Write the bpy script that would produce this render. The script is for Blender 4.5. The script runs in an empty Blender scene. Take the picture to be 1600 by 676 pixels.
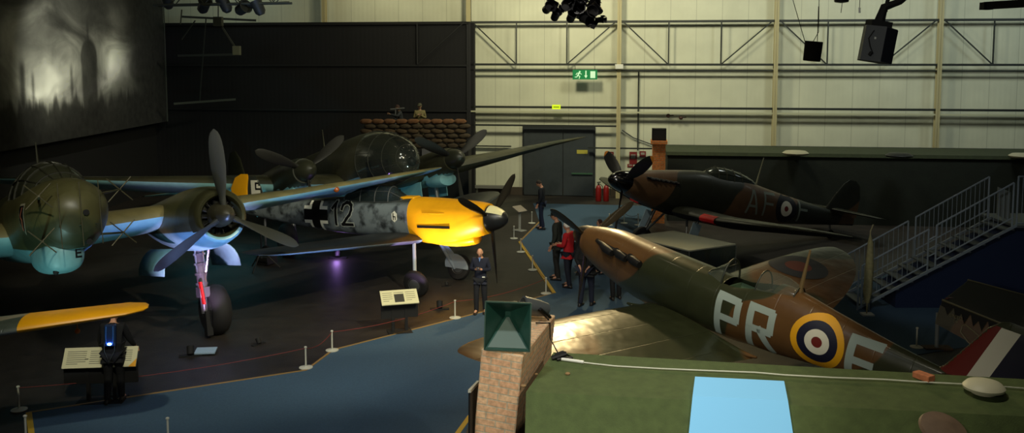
import bpy, bmesh, math, random
from math import sin, cos, tan, atan, atan2, radians as rad, pi, sqrt
from mathutils import Vector, Matrix, Euler
from mathutils.bvhtree import BVHTree
random.seed(7)
S = bpy.context.scene
COL = S.collection
# ------------------------------------------------------------------ camera
F, YH, CY, H = 1425.6, 91.8, 218.7, 5.88
PT = atan((CY - YH) / F)
cam_d = bpy.data.cameras.new('camera'); cam = bpy.data.objects.new('camera', cam_d); COL.objects.link(cam)
cam.location = (0, 0, H); cam.rotation_euler = (pi/2 - PT, 0, 0)
cam_d.sensor_width = 36; cam_d.lens = F/1600*36; cam_d.shift_y = (CY - 338)/1600
cam_d.clip_end = 200
S.camera = cam
def ray(x, y):
    dx = (x-800)/F; dy = (CY-y)/F
    return Vector((dx, cos(PT)+dy*sin(PT), -sin(PT)+dy*cos(PT)))
def atz(x, y, z=0.0):
    d = ray(x, y); return Vector((0, 0, H)) + d*((z-H)/d.z)
def atY(x, y, Y):
    d = ray(x, y); return Vector((0, 0, H)) + d*(Y/d.y)
# ------------------------------------------------------------------ materials
MATS = {}
def srgb(c):
    return tuple(((v/255)/12.92 if v/255 <= .04045 else ((v/255+.055)/1.055)**2.4) for v in c) + (1,)
def mat(name, rgb, rough=.6, metal=0, emit=None, es=0, noise=0, nscale=6, bump=0, bscale=20, alpha=None, trans=0, spec=None, coat=0):
    if name in MATS: return MATS[name]
    m = bpy.data.materials.new(name); m.use_nodes = True; nt = m.node_tree; b = nt.nodes['Principled BSDF']
    c = srgb(rgb); b.inputs['Base Color'].default_value = c
    b.inputs['Roughness'].default_value = rough; b.inputs['Metallic'].default_value = metal
    if spec is not None: b.inputs['Specular IOR Level'].default_value = spec
    if coat: b.inputs['Coat Weight'].default_value = coat; b.inputs['Coat Roughness'].default_value = .15
    if emit: b.inputs['Emission Color'].default_value = srgb(emit); b.inputs['Emission Strength'].default_value = es
    if trans: b.inputs['Transmission Weight'].default_value = trans
    if alpha is not None: b.inputs['Alpha'].default_value = alpha
    tc = nt.nodes.new('ShaderNodeTexCoord')
    if noise:
        n = nt.nodes.new('ShaderNodeTexNoise'); n.inputs['Scale'].default_value = nscale; n.inputs['Detail'].default_value = 5
        nt.links.new(tc.outputs['Object'], n.inputs['Vector'])
        r = nt.nodes.new('ShaderNodeMapRange'); r.inputs['From Min'].default_value = .3; r.inputs['From Max'].default_value = .7
        r.inputs['To Min'].default_value = 1-noise; r.inputs['To Max'].default_value = 1+noise
        nt.links.new(n.outputs['Fac'], r.inputs['Value'])
        mx = nt.nodes.new('ShaderNodeVectorMath'); mx.operation = 'SCALE'; mx.inputs[0].default_value = c[:3]
        nt.links.new(r.outputs[0], mx.inputs['Scale']); nt.links.new(mx.outputs[0], b.inputs['Base Color'])
    if bump:
        n2 = nt.nodes.new('ShaderNodeTexNoise'); n2.inputs['Scale'].default_value = bscale; n2.inputs['Detail'].default_value = 4
        nt.links.new(tc.outputs['Object'], n2.inputs['Vector'])
        bp = nt.nodes.new('ShaderNodeBump'); bp.inputs['Strength'].default_value = bump; bp.inputs['Distance'].default_value = .02
        nt.links.new(n2.outputs['Fac'], bp.inputs['Height']); nt.links.new(bp.outputs[0], b.inputs['Normal'])
    MATS[name] = m; return m
def camo(name, a, b_, scale=.55, thr=.5, rough=.35, wear=.12, offset=(0, 0, 0), soft=.015, coat=0, third=None, panel=True, metal=0, under=None, band=None, bmp=.35):
    """two-tone disruptive camouflage paint from large noise, with panel lines and slight wear"""
    if name in MATS: return MATS[name]
    m = bpy.data.materials.new(name); m.use_nodes = True; nt = m.node_tree; L = nt.links; N = nt.nodes
    b = N['Principled BSDF']; b.inputs['Roughness'].default_value = rough; b.inputs['Metallic'].default_value = metal
    if coat: b.inputs['Coat Weight'].default_value = coat; b.inputs['Coat Roughness'].default_value = .12
    tc = N.new('ShaderNodeTexCoord'); mp = N.new('ShaderNodeMapping'); mp.inputs['Location'].default_value = offset
    L.new(tc.outputs['Object'], mp.inputs['Vector'])
    n = N.new('ShaderNodeTexNoise'); n.inputs['Scale'].default_value = scale; n.inputs['Detail'].default_value = 1
    L.new(mp.outputs[0], n.inputs['Vector'])
    r = N.new('ShaderNodeMapRange'); r.inputs['From Min'].default_value = thr-soft; r.inputs['From Max'].default_value = thr+soft
    if band:      # (centre x, period, slant, noise amount): slanting bands broken by noise
        bc_, bp_, bs_, bn_ = band
        sx = N.new('ShaderNodeSeparateXYZ'); L.new(tc.outputs['Object'], sx.inputs[0])
        q1 = N.new('ShaderNodeMath'); q1.operation = 'MULTIPLY_ADD'; q1.inputs[1].default_value = bs_; L.new(sx.outputs[2], q1.inputs[0]); L.new(sx.outputs[0], q1.inputs[2])
        q2 = N.new('ShaderNodeMath'); q2.operation = 'MULTIPLY_ADD'; q2.inputs[1].default_value = bn_; L.new(n.outputs['Fac'], q2.inputs[0]); L.new(q1.outputs[0], q2.inputs[2])
        q3 = N.new('ShaderNodeMath'); q3.operation = 'MULTIPLY_ADD'; q3.inputs[1].default_value = 2*pi/bp_; q3.inputs[2].default_value = -2*pi/bp_*(bc_+bn_*.5); L.new(q2.outputs[0], q3.inputs[0])
        q4 = N.new('ShaderNodeMath'); q4.operation = 'COSINE'; L.new(q3.outputs[0], q4.inputs[0])
        r.inputs['From Min'].default_value = .03; r.inputs['From Max'].default_value = -.03
        L.new(q4.outputs[0], r.inputs['Value'])
    else: L.new(n.outputs['Fac'], r.inputs['Value'])
    mx = N.new('ShaderNodeMix'); mx.data_type = 'RGBA'; mx.inputs[6].default_value = srgb(a); mx.inputs[7].default_value = srgb(b_)
    L.new(r.outputs[0], mx.inputs[0]); out = mx.outputs[2]
    if under:     # (rgb, z, slope): painted underside below a line on the body
        urgb, uz, us = under
        sp = N.new('ShaderNodeSeparateXYZ'); L.new(tc.outputs['Object'], sp.inputs[0])
        m1 = N.new('ShaderNodeMath'); m1.operation = 'MULTIPLY_ADD'; m1.inputs[1].default_value = -us; L.new(sp.outputs[0], m1.inputs[0]); L.new(sp.outputs[2], m1.inputs[2])
        m2_ = N.new('ShaderNodeMapRange'); m2_.inputs['From Min'].default_value = uz-.01; m2_.inputs['From Max'].default_value = uz+.01; L.new(m1.outputs[0], m2_.inputs['Value'])
        mu = N.new('ShaderNodeMix'); mu.data_type = 'RGBA'; L.new(m2_.outputs[0], mu.inputs[0]); mu.inputs[6].default_value = srgb(urgb); L.new(out, mu.inputs[7]); out = mu.outputs[2]
    w = N.new('ShaderNodeTexNoise'); w.inputs['Scale'].default_value = 4; w.inputs['Detail'].default_value = 8
    L.new(tc.outputs['Object'], w.inputs['Vector'])
    wr = N.new('ShaderNodeMapRange'); wr.inputs['From Min'].default_value = .3; wr.inputs['From Max'].default_value = .7
    wr.inputs['To Min'].default_value = 1-wear; wr.inputs['To Max'].default_value = 1+wear; L.new(w.outputs['Fac'], wr.inputs['Value'])
    sc = N.new('ShaderNodeVectorMath'); sc.operation = 'SCALE'; L.new(out, sc.inputs[0]); L.new(wr.outputs[0], sc.inputs['Scale'])
    L.new(sc.outputs[0], b.inputs['Base Color'])
    if panel:
        br = N.new('ShaderNodeTexWave'); br.wave_type = 'BANDS'; br.bands_direction = 'X'; br.inputs['Scale'].default_value = .55
        L.new(tc.outputs['Object'], br.inputs['Vector'])
        rr = N.new('ShaderNodeMapRange'); rr.inputs['From Min'].default_value = 0; rr.inputs['From Max'].default_value = .004
        L.new(br.outputs['Fac'], rr.inputs['Value'])
        bn = N.new('ShaderNodeTexNoise'); bn.inputs['Scale'].default_value = 2.2; L.new(tc.outputs['Object'], bn.inputs['Vector'])
        ad = N.new('ShaderNodeMath'); ad.operation = 'MULTIPLY_ADD'; ad.inputs[1].default_value = .35
        L.new(rr.outputs[0], ad.inputs[0]); L.new(bn.outputs['Fac'], ad.inputs[2])
        bp = N.new('ShaderNodeBump'); bp.inputs['Strength'].default_value = bmp; bp.inputs['Distance'].default_value = .02
        L.new(ad.outputs[0], bp.inputs['Height']); L.new(bp.outputs[0], b.inputs['Normal'])
    MATS[name] = m; return m
def brickmat(name, c1, c2, mortar, ang=0):
    if name in MATS: return MATS[name]
    m = bpy.data.materials.new(name); m.use_nodes = True; nt = m.node_tree; L = nt.links; N = nt.nodes
    b = N['Principled BSDF']; b.inputs['Roughness'].default_value = .9
    tc = N.new('ShaderNodeTexCoord'); geo = tc.outputs['Object']
    sp = N.new('ShaderNodeSeparateXYZ'); L.new(geo, sp.inputs[0])
    ns = N.new('ShaderNodeSeparateXYZ'); L.new(tc.outputs['Normal'], ns.inputs[0])
    # faces looking along x take y as the running coordinate
    ab = N.new('ShaderNodeMath'); ab.operation = 'ABSOLUTE'; L.new(ns.outputs[0], ab.inputs[0])
    gt = N.new('ShaderNodeMath'); gt.operation = 'GREATER_THAN'; gt.inputs[1].default_value = .7; L.new(ab.outputs[0], gt.inputs[0])
    mx = N.new('ShaderNodeMix'); mx.data_type = 'FLOAT'; L.new(gt.outputs[0], mx.inputs[0]); L.new(sp.outputs[0], mx.inputs[2]); L.new(sp.outputs[1], mx.inputs[3])
    az = N.new('ShaderNodeMath'); az.operation = 'GREATER_THAN'; az.inputs[1].default_value = .7; L.new(ns.outputs[2], az.inputs[0])
    mz = N.new('ShaderNodeMix'); mz.data_type = 'FLOAT'; L.new(az.outputs[0], mz.inputs[0]); L.new(sp.outputs[2], mz.inputs[2]); L.new(sp.outputs[1], mz.inputs[3])
    cb = N.new('ShaderNodeCombineXYZ'); L.new(mx.outputs[0], cb.inputs[0]); L.new(mz.outputs[0], cb.inputs[1])
    bt = N.new('ShaderNodeTexBrick'); bt.inputs['Scale'].default_value = 1; bt.inputs['Brick Width'].default_value = .225
    bt.inputs['Row Height'].default_value = .077; bt.inputs['Mortar Size'].default_value = .008; bt.inputs['Mortar Smooth'].default_value = .2
    bt.inputs['Color1'].default_value = srgb(c1); bt.inputs['Color2'].default_value = srgb(c2); bt.inputs['Mortar'].default_value = srgb(mortar)
    L.new(cb.outputs[0], bt.inputs['Vector'])
    n = N.new('ShaderNodeTexNoise'); n.inputs['Scale'].default_value = 22; n.inputs['Detail'].default_value = 6; L.new(geo, n.inputs['Vector'])
    wr = N.new('ShaderNodeMapRange'); wr.inputs['From Min'].default_value = .3; wr.inputs['From Max'].default_value = .7
    wr.inputs['To Min'].default_value = .72; wr.inputs['To Max'].default_value = 1.2; L.new(n.outputs['Fac'], wr.inputs['Value'])
    sc = N.new('ShaderNodeVectorMath'); sc.operation = 'SCALE'; L.new(bt.outputs['Color'], sc.inputs[0]); L.new(wr.outputs[0], sc.inputs['Scale'])
    L.new(sc.outputs[0], b.inputs['Base Color'])
    bp = N.new('ShaderNodeBump'); bp.inputs['Strength'].default_value = .6; bp.inputs['Distance'].default_value = .01; bp.invert = True
    L.new(bt.outputs['Fac'], bp.inputs['Height']); L.new(bp.outputs[0], b.inputs['Normal'])
    MATS[name] = m; return m
# ------------------------------------------------------------------ mesh helpers
def link(name, me, mats, parent=None, smooth=True):
    if not isinstance(mats, (list, tuple)): mats = [mats]
    for m in mats: me.materials.append(m)
    if smooth:
        me.polygons.foreach_set('use_smooth', [True]*len(me.polygons))
        try: me.set_sharp_from_angle(angle=rad(40))
        except Exception: pass
    o = bpy.data.objects.new(name, me); COL.objects.link(o)
    if parent: o.parent = parent
    return o
def mesh(name, V, Fc, mats, parent=None, smooth=True, mi=None):
    me = bpy.data.meshes.new(name); me.from_pydata([tuple(v) for v in V], [], Fc); me.update()
    if mi: me.polygons.foreach_set('material_index', mi)
    return link(name, me, mats, parent, smooth)
class MB:
    """collects shapes for ONE mesh"""
    def __init__(s): s.V = []; s.F = []; s.M = []
    def add(s, V, Fc, m=0):
        k = len(s.V); s.V += [Vector(v) for v in V]; s.F += [tuple(i+k for i in f) for f in Fc]; s.M += [m]*len(Fc); return s
    def box(s, lo, hi, m=0, M=None):
        x0, y0, z0 = lo; x1, y1, z1 = hi
        V = [Vector(p) for p in ((x0,y0,z0),(x1,y0,z0),(x1,y1,z0),(x0,y1,z0),(x0,y0,z1),(x1,y0,z1),(x1,y1,z1),(x0,y1,z1))]
        if M: V = [M @ v for v in V]
        return s.add(V, [(0,3,2,1),(4,5,6,7),(0,1,5,4),(1,2,6,5),(2,3,7,6),(3,0,4,7)], m)
    def tube(s, pts, r, n=8, m=0, caps=True):
        pts = [Vector(p) for p in pts]
        rs = r if isinstance(r, (list, tuple)) else [r]*len(pts)
        V = []; Fc = []
        d0 = (pts[1]-pts[0]).normalized()
        up = Vector((0,0,1)) if abs(d0.z) < .9 else Vector((1,0,0))
        a = d0.cross(up).normalized()
        for i, p in enumerate(pts):
            d = (pts[min(i+1, len(pts)-1)] - pts[max(i-1, 0)]).normalized()
            a = (a - d*a.dot(d)).normalized(); b = d.cross(a)
            for k in range(n):
                t = 2*pi*k/n; V.append(p + (a*cos(t)+b*sin(t))*rs[i])
        for i in range(len(pts)-1):
            for k in range(n):
                Fc.append((i*n+k, i*n+(k+1)%n, (i+1)*n+(k+1)%n, (i+1)*n+k))
        if caps: Fc.append(tuple(range(n-1, -1, -1))); Fc.append(tuple((len(pts)-1)*n+k for k in range(n)))
        return s.add(V, Fc, m)
    def bar(s, a, b, w, h=None, m=0):
        a = Vector(a); b = Vector(b); h = h or w; d = (b-a).normalized()
        up = Vector((0,0,1)) if abs(d.z) < .95 else Vector((0,1,0))
        x = d.cross(up).normalized()*w/2; y = x.cross(d).normalized()*h/2
        V = [a-x-y, a+x-y, a+x+y, a-x+y, b-x-y, b+x-y, b+x+y, b-x+y]
        return s.add(V, [(0,1,2,3),(4,7,6,5),(0,4,5,1),(1,5,6,2),(2,6,7,3),(3,7,4,0)], m)
    def lathe(s, prof, M=None, n=24, m=0):
        """prof: list of (r, z) turned about z"""
        V = []; Fc = []
        for r, z in prof:
            for k in range(n): V.append(Vector((r*cos(2*pi*k/n), r*sin(2*pi*k/n), z)))
        for i in range(len(prof)-1):
            for k in range(n): Fc.append((i*n+k, i*n+(k+1)%n, (i+1)*n+(k+1)%n, (i+1)*n+k))
        Fc.append(tuple(range(n-1, -1, -1))); Fc.append(tuple((len(prof)-1)*n+k for k in range(n)))
        if M: V = [M @ v for v in V]
        return s.add(V, Fc, m)
    def ball(s, c, r, sx=1, sy=1, sz=1, n=16, m=0, M=None):
        V = []; Fc = []; h = n//2
        for i in range(h+1):
            p = pi*i/h
            for k in range(n):
                t = 2*pi*k/n; v = Vector((r*sx*sin(p)*cos(t), r*sy*sin(p)*sin(t), r*sz*cos(p)))
                if M: v = M @ v
                V.append(Vector(c)+v)
        for i in range(h):
            for k in range(n): Fc.append((i*n+k, (i+1)*n+k, (i+1)*n+(k+1)%n, i*n+(k+1)%n))
        return s.add(V, Fc, m)
    def build(s, name, mats, parent=None, smooth=True):
        o = mesh(name, s.V, s.F, mats, parent, smooth, s.M)
        bm = bmesh.new(); bm.from_mesh(o.data); bmesh.ops.remove_doubles(bm, verts=bm.verts, dist=1e-5)
        bmesh.ops.recalc_face_normals(bm, faces=bm.faces); bm.to_mesh(o.data); bm.free()
        return o
def bevel(o, w=.01, seg=2):
    bm = bmesh.new(); bm.from_mesh(o.data)
    bmesh.ops.bevel(bm, geom=[e for e in bm.edges if len(e.link_faces) == 2 and e.calc_face_angle() > .6], offset=w, segments=seg, affect='EDGES', profile=.6)
    bm.to_mesh(o.data); bm.free(); return o
def tag(o, label=None, cat=None, group=None, kind=None):
    if label: o['label'] = label
    if cat: o['category'] = cat
    if group: o['group'] = group
    if kind: o['kind'] = kind
    return o
def thing(name, label, cat, loc=(0,0,0), rot=(0,0,0), group=None, scale=1):
    o = bpy.data.objects.new(name, None); COL.objects.link(o); o.empty_display_size = .2
    o.location = loc; o.rotation_euler = rot; o.scale = (scale,)*3
    return tag(o, label, cat, group)
def struct(o, label=None): o['kind'] = 'structure'; return o
def dup(root, loc=None, rot=None, label=None):
    r = root.copy(); COL.objects.link(r)
    if loc is not None: r.location = loc
    if rot is not None: r.rotation_euler = rot
    if label: r['label'] = label
    for ch in list(root.children):
        c = ch.copy(); COL.objects.link(c); c.parent = r
        for g in list(ch.children):
            d = g.copy(); COL.objects.link(d); d.parent = c
    return r
def interp(tab, x):
    tab = sorted(tab)
    if x <= tab[0][0]: return tab[0][1:]
    for a, b in zip(tab, tab[1:]):
        if x <= b[0]:
            t = (x-a[0])/(b[0]-a[0]); t2 = t
            return tuple(p+(q-p)*t2 for p, q in zip(a[1:], b[1:]))
    return tab[-1][1:]
def crom(tab, x):
    """smooth (Catmull-Rom/Hermite) interpolation of a table sorted by x"""
    tab = sorted(tab); n = len(tab)
    if x <= tab[0][0]: return tab[0][1:]
    if x >= tab[-1][0]: return tab[-1][1:]
    for i in range(n-1):
        if x <= tab[i+1][0]:
            x0, x1 = tab[i][0], tab[i+1][0]; h = x1-x0; t = (x-x0)/h; out = []
            for c in range(1, len(tab[0])):
                p0, p1 = tab[i][c], tab[i+1][c]
                m0 = (p1-tab[i-1][c])/(x1-tab[i-1][0]) if i > 0 else (p1-p0)/h
                m1 = (tab[i+2][c]-p0)/(tab[i+2][0]-x0) if i+2 < n else (p1-p0)/h
                out.append((2*t**3-3*t*t+1)*p0+(t**3-2*t*t+t)*h*m0+(-2*t**3+3*t*t)*p1+(t**3-t*t)*h*m1)
            return tuple(out)
def loft(name, tab, mats, parent, off, x0=None, x1=None, n=40, exp=2.0, step=.12, low=None, yc=0, caps=True, lowz=None):
    """body along x. tab rows: x, zc, halfwidth, top, bottom. faces looking down take material 1"""
    tab = sorted(tab); x0 = tab[0][0] if x0 is None else x0; x1 = tab[-1][0] if x1 is None else x1
    xs = [x0]
    k = max(2, int((x1-x0)/step))
    xs = [x0+(x1-x0)*i/k for i in range(k+1)]
    # add the fine end stations given in the table
    xs = sorted(set([round(v, 4) for v in xs]+[round(t[0], 4) for t in tab if x0 <= t[0] <= x1]))
    V = []; Fc = []; M = []
    for x in xs:
        zc, w, ht, hb = crom(tab, x); w = max(w, .002); ht = max(ht, .002); hb = max(hb, .002)
        for i in range(n):
            a = 2*pi*(i+.5)/n; c, s_ = cos(a), sin(a)
            cy = abs(c)**(2/exp)*(1 if c > 0 else -1); sz = abs(s_)**(2/exp)*(1 if s_ > 0 else -1)
            V.append((x-off[0], yc+w*cy-off[1], zc+(ht if s_ > 0 else hb)*sz-off[2]))
    for j in range(len(xs)-1):
        for i in range(n):
            f = (j*n+i, (j+1)*n+i, (j+1)*n+(i+1)%n, j*n+(i+1)%n); Fc.append(f)
            am = 2*pi*(i+1)/n
            lz = low(xs[j]) if low else -9
            zm = sum(V[q][2]+off[2] for q in f)/4
            M.append(1 if (low and zm < lz) else 0)
    if caps: Fc.append(tuple(range(n))); M.append(0); Fc.append(tuple((len(xs)-1)*n+i for i in range(n-1, -1, -1))); M.append(0)
    o = mesh(name, V, Fc, mats, parent, True, M)
    bm = bmesh.new(); bm.from_mesh(o.data); bmesh.ops.recalc_face_normals(bm, faces=bm.faces); bm.to_mesh(o.data); bm.free()
    return o
AF = [(0,0),(.0125,.32),(.05,.6),(.1,.8),(.2,.97),(.3,1.0),(.45,.93),(.6,.74),(.75,.5),(.9,.23),(1,.02)]
def wing(name, st, mats, parent, off, side=1, n=14, vertical=False, wrap=0, inc=0):
    """st rows: span y, xLE, chord, z, thickness ratio. upper faces material 0, lower material 1"""
    ys = sorted(st); K = []
    tot = ys[-1][0]-ys[0][0]
    k = max(8, int(tot/.25)); yy = sorted(set([round(ys[0][0]+tot*i/k, 4) for i in range(k+1)]+[round(r[0], 4) for r in ys]))
    V = []; Fc = []; M = []; na = len(AF); ring = 2*na-2
    for y in yy:
        xl, c, z, t = interp(ys, y)
        up = [(xl-u*c, z+h*c*t*.58-inc*u*c) for u, h in AF]; lo = [(xl-u*c, z-h*c*t*.42-inc*u*c) for u, h in AF]
        R = up + lo[-2:0:-1]
        for (px, pz) in R:
            if vertical: V.append((px-off[0], (pz-z)-off[1]+0, y-off[2]))
            else: V.append((px-off[0], side*y-off[1], pz-off[2]))
    L = ring
    for j in range(len(yy)-1):
        for i in range(L):
            f = (j*L+i, j*L+(i+1)%L, (j+1)*L+(i+1)%L, (j+1)*L+i); Fc.append(f); M.append(0 if (i < na-1 or i >= L-wrap) else 1)
    Fc.append(tuple(range(L))); M.append(0); Fc.append(tuple((len(yy)-1)*L+i for i in range(L))); M.append(0)
    o = mesh(name, V, Fc, mats, parent, True, M)
    bm = bmesh.new(); bm.from_mesh(o.data); bmesh.ops.recalc_face_normals(bm, faces=bm.faces); bm.to_mesh(o.data); bm.free()
    return o
def blade(mb, ang, R, c=.26, r0=.12, x=0, tipm=None, yc=0, zc=0, off=(0,0,0), round_=.5, twist=(60, 22)):
    """one propeller blade in the plane x=0; ang from +z towards +y"""
    ang = rad(ang); er = Vector((0, sin(ang), cos(ang))); et = Vector((0, cos(ang), -sin(ang))); ex = Vector((1,0,0))
    prof = [(0, .45), (.12, .5), (.28, .8), (.5, 1), (.72, .95), (.86, .8), (.94, .58), (.985, .32), (1, .08)]
    V = []; Fc = []; M = []; n = 10
    base = Vector((x, yc, zc))-Vector(off)
    pr = []
    for i in range(25):
        u = i/24; w, = interp(prof, u); pr.append((u, w))
    for u, w in pr:
        r = r0+(R-r0)*u; tw = rad(twist[0]+(twist[1]-twist[0])*u); ch = c*w; th = .10*(1-u)*(.6 if u > .1 else 1)+.012
        a = et*cos(tw)+ex*sin(tw); b = ex*cos(tw)-et*sin(tw)
        for k in range(n):
            t = 2*pi*k/n; V.append(base+er*r+a*(ch/2*cos(t))+b*(th/2*sin(t)))
    for i in range(24):
        for k in range(n):
            Fc.append((i*n+k, i*n+(k+1)%n, (i+1)*n+(k+1)%n, (i+1)*n+k)); M.append(1 if (tipm and pr[i][0] > tipm) else 0)
    Fc.append(tuple(range(n))); M.append(0); Fc.append(tuple(24*n+k for k in range(n))); M.append(1 if tipm else 0)
    k = len(mb.V); mb.V += V; mb.F += [tuple(i+k for i in f) for f in Fc]; mb.M += M
def spinner(mb, L, r, x=0, yc=0, zc=0, off=(0,0,0), n=24, back=.15, blunt=.55, m=0, split=None):
    prof = []
    for i in range(13):
        u = i/12; prof.append((x-back+(L+back)*u, r*(1-u**2)**blunt if u < 1 else .002))
    V = []; Fc = []
    for px, pr in prof:
        for k in range(n): V.append((px-off[0], yc+pr*cos(2*pi*k/n)-off[1], zc+pr*sin(2*pi*k/n)-off[2]))
    for i in range(12):
        for k in range(n): Fc.append((i*n+k, i*n+(k+1)%n, (i+1)*n+(k+1)%n, (i+1)*n+k))
    Fc.append(tuple(range(n)))
    mb.add(V, Fc, m)
def wheel(name, parent, c, r, w, axis, mt, mh):
    """tyre with hub child; axis unit vector"""
    ax = Vector(axis).normalized(); q = Vector((0,0,1)).rotation_difference(ax).to_matrix().to_4x4()
    M = Matrix.Translation(Vector(c)) @ q
    t = MB(); t.lathe([(r*.5,-w*.42),(r*.78,-w*.5),(r*.93,-w*.38),(r,-w*.12),(r,w*.12),(r*.93,w*.38),(r*.78,w*.5),(r*.5,w*.42)], M, 32)
    o = t.build(name, mt, parent)
    h = MB(); h.lathe([(.02,-w*.50),(r*.3,-w*.48),(r*.48,-w*.40),(r*.52,-w*.44),(r*.52,w*.44),(r*.48,w*.40),(r*.3,w*.48),(.02,w*.50)], M, 24)
    h.build('wheel_hub', mh, o); return o
# flat markings laid on to a curved skin
def decal(name, polys, m, parent, target, origin, u, v, d, eps=.006, grid=.08):
    """polys: list of 2-D polygons (u,v). thrown along d on to the target mesh"""
    me = target.data
    bvh = BVHTree.FromPolygons([vv.co.copy() for vv in me.vertices], [tuple(p.vertices) for p in me.polygons])
    bm = bmesh.new()
    for P in polys:
        try: bm.faces.new([bm.verts.new((a, b, 0)) for a, b in P])
        except Exception: pass
    xs = [q.co.x for q in bm.verts]; ys = [q.co.y for q in bm.verts]
    for lo, hi, nrm in ((min(xs), max(xs), (1,0,0)), (min(ys), max(ys), (0,1,0))):
        k = int((hi-lo)/grid)+1
        for i in range(1, k):
            c = lo+(hi-lo)*i/k
            bmesh.ops.bisect_plane(bm, geom=bm.verts[:]+bm.edges[:]+bm.faces[:], plane_co=(c,0,0) if nrm[0] else (0,c,0), plane_no=nrm)
    O = Vector(origin); u = Vector(u); v = Vector(v); d = Vector(d).normalized()
    bad = []
    for q in bm.verts:
        p = O+u*q.co.x+v*q.co.y - d*2
        h = bvh.ray_cast(p, d)
        if h[0] is None: bad.append(q)
        else:
            nn = h[1] if h[1].dot(d) < 0 else -h[1]
            q.co = h[0]+nn*eps
    bmesh.ops.delete(bm, geom=bad, context='VERTS')
    for f in bm.faces:
        f.normal_update()
        if f.normal.dot(d) > 0: f.normal_flip()
    m2 = bpy.data.meshes.new(name); bm.to_mesh(m2); bm.free()
    return link(name, m2, m, parent, True)
def ringpoly(r0, r1, n=40):
    out = []
    for k in range(n):
        a, b = 2*pi*k/n, 2*pi*(k+1)/n
        if r0 <= 0: out.append([(0,0),(r1*cos(a), r1*sin(a)),(r1*cos(b), r1*sin(b))])
        else: out.append([(r0*cos(a), r0*sin(a)),(r1*cos(a), r1*sin(a)),(r1*cos(b), r1*sin(b)),(r0*cos(b), r0*sin(b))])
    return out
def stroke(pts, w):
    out = []
    for (a, b), (c, d) in zip(pts, pts[1:]):
        L = sqrt((c-a)**2+(d-b)**2) or 1; ux, uy = (c-a)/L*w/2, (d-b)/L*w/2; nx, ny = -uy, ux
        out.append([(a-ux+nx, b-uy+ny),(a-ux-nx, b-uy-ny),(c+ux-nx, d+uy-ny),(c+ux+nx, d+uy+ny)])
    return out
# letters in a 0..1 wide by 0..1.6 high cell
GL = {
 'P': [[(0,0),(0,1.6)],[(0,1.6),(.82,1.6)],[(.9,1.5),(.9,.85)],[(.82,.75),(0,.75)]],
 'R': [[(0,0),(0,1.6)],[(0,1.6),(.82,1.6)],[(.9,1.5),(.9,.85)],[(.82,.75),(0,.75)],[(.45,.75),(.95,0)]],
 'F': [[(0,0),(0,1.6)],[(0,1.6),(.95,1.6)],[(0,.85),(.75,.85)]],
 'A': [[(0,0),(.45,1.6)],[(.55,1.6),(1,0)],[(.2,.5),(.8,.5)],[(.45,1.6),(.55,1.6)]],
 'E': [[(0,0),(0,1.6)],[(0,1.6),(.95,1.6)],[(0,.8),(.8,.8)],[(0,0),(.95,0)]],
 '1': [[(.5,0),(.5,1.6)],[(.5,1.6),(.2,1.2)]],
 '2': [[(0,1.15),(.08,1.42),(.3,1.58),(.6,1.58),(.85,1.4),(.9,1.1),(.75,.75),(.4,.4),(.05,0)],[(0,0),(.95,0)]],
}
def glyph(ch, s, w, ox=0, oy=0, slant=0):
    out = []
    for st in GL[ch]:
        out += stroke([(ox+(x+slant*y)*s, oy+y*s) for x, y in st], w)
    return out
def text_obj(name, txt, size, m, parent, M, extrude=.002):
    c = bpy.data.curves.new(name, 'FONT'); c.body = txt; c.size = size; c.extrude = extrude; c.align_x = 'CENTER'; c.align_y = 'CENTER'; c.space_line = 1.0
    t = bpy.data.objects.new('t', c); COL.objects.link(t)
    dg = bpy.context.evaluated_depsgraph_get(); dg.update()
    me = bpy.data.meshes.new_from_object(t.evaluated_get(dg)); bpy.data.objects.remove(t)
    me.transform(M); return link(name, me, m, parent, False)
# ------------------------------------------------------------------ colours
black = mat('black_paint', (16,16,17), .45)
matt_black = mat('matt_black', (12,12,12), .8)
rubber = mat('tyre_rubber', (22,21,22), .75, bump=.1)
steel = mat('bare_steel', (150,150,150), .35, .9)
grey_metal = mat('grey_metal', (110,112,112), .45, .6)
white_p = mat('white_paint', (215,215,205), .5)
dgreen = mat('dull_green', (42,58,38), .6, noise=.2)
rlm_blue = mat('underside_blue', (125,175,180), .5, noise=.08)
dark_olive = camo('german_upper_camo', (84,82,50), (62,64,42), .5, .5, .42, .15)
he_olive = camo('bomber_upper_camo', (58,58,40), (40,44,34), .45, .5, .45, .15, (3,1,0))
glass_dark = mat('canopy_glass', (120,130,120), .04, 0, alpha=.28, spec=1.0, coat=1)
frame_m = mat('canopy_frame', (52,54,38), .5)
red_p = mat('red_paint', (190,25,22), .45)
yellow_p = mat('yellow_paint', (235,165,15), .42, noise=.06, nscale=3, bump=.15, bscale=3)
cream = mat('cream_letter', (200,205,170), .6)
# ================================================================== AIRCRAFT
def airroot(name, label, cat, pose, wheel_):
    X, Y, h, pt, sc = pose
    o = thing(name, label, cat, (X, Y, 0), (0, -rad(pt), rad(h)), scale=sc)
    return o, (wheel_[0], 0, wheel_[1])
def leg_part(name, parent, off, pts, r, m):
    b = MB(); b.tube([Vector(p)-Vector(off) for p in pts], r, 10); return b.build(name, m, parent)
def O_(p, off): return Vector(p)-Vector(off)
def ell(ymax, croot, xq, fr, z0, dih, t0=.13, t1=.07, n=16, y0=.4):
    st = []
    for i in range(n+1):
        u = sin(pi/2*i/n); y = y0+(ymax-y0)*u; c = croot*sqrt(max(0, 1-((y-0)/(ymax+.002))**2))
        c = max(c, .06); st.append((y, xq+fr*c, c, z0+dih*(y-y0), t0+(t1-t0)*u))
    return st
def trap(rows): return rows
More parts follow.
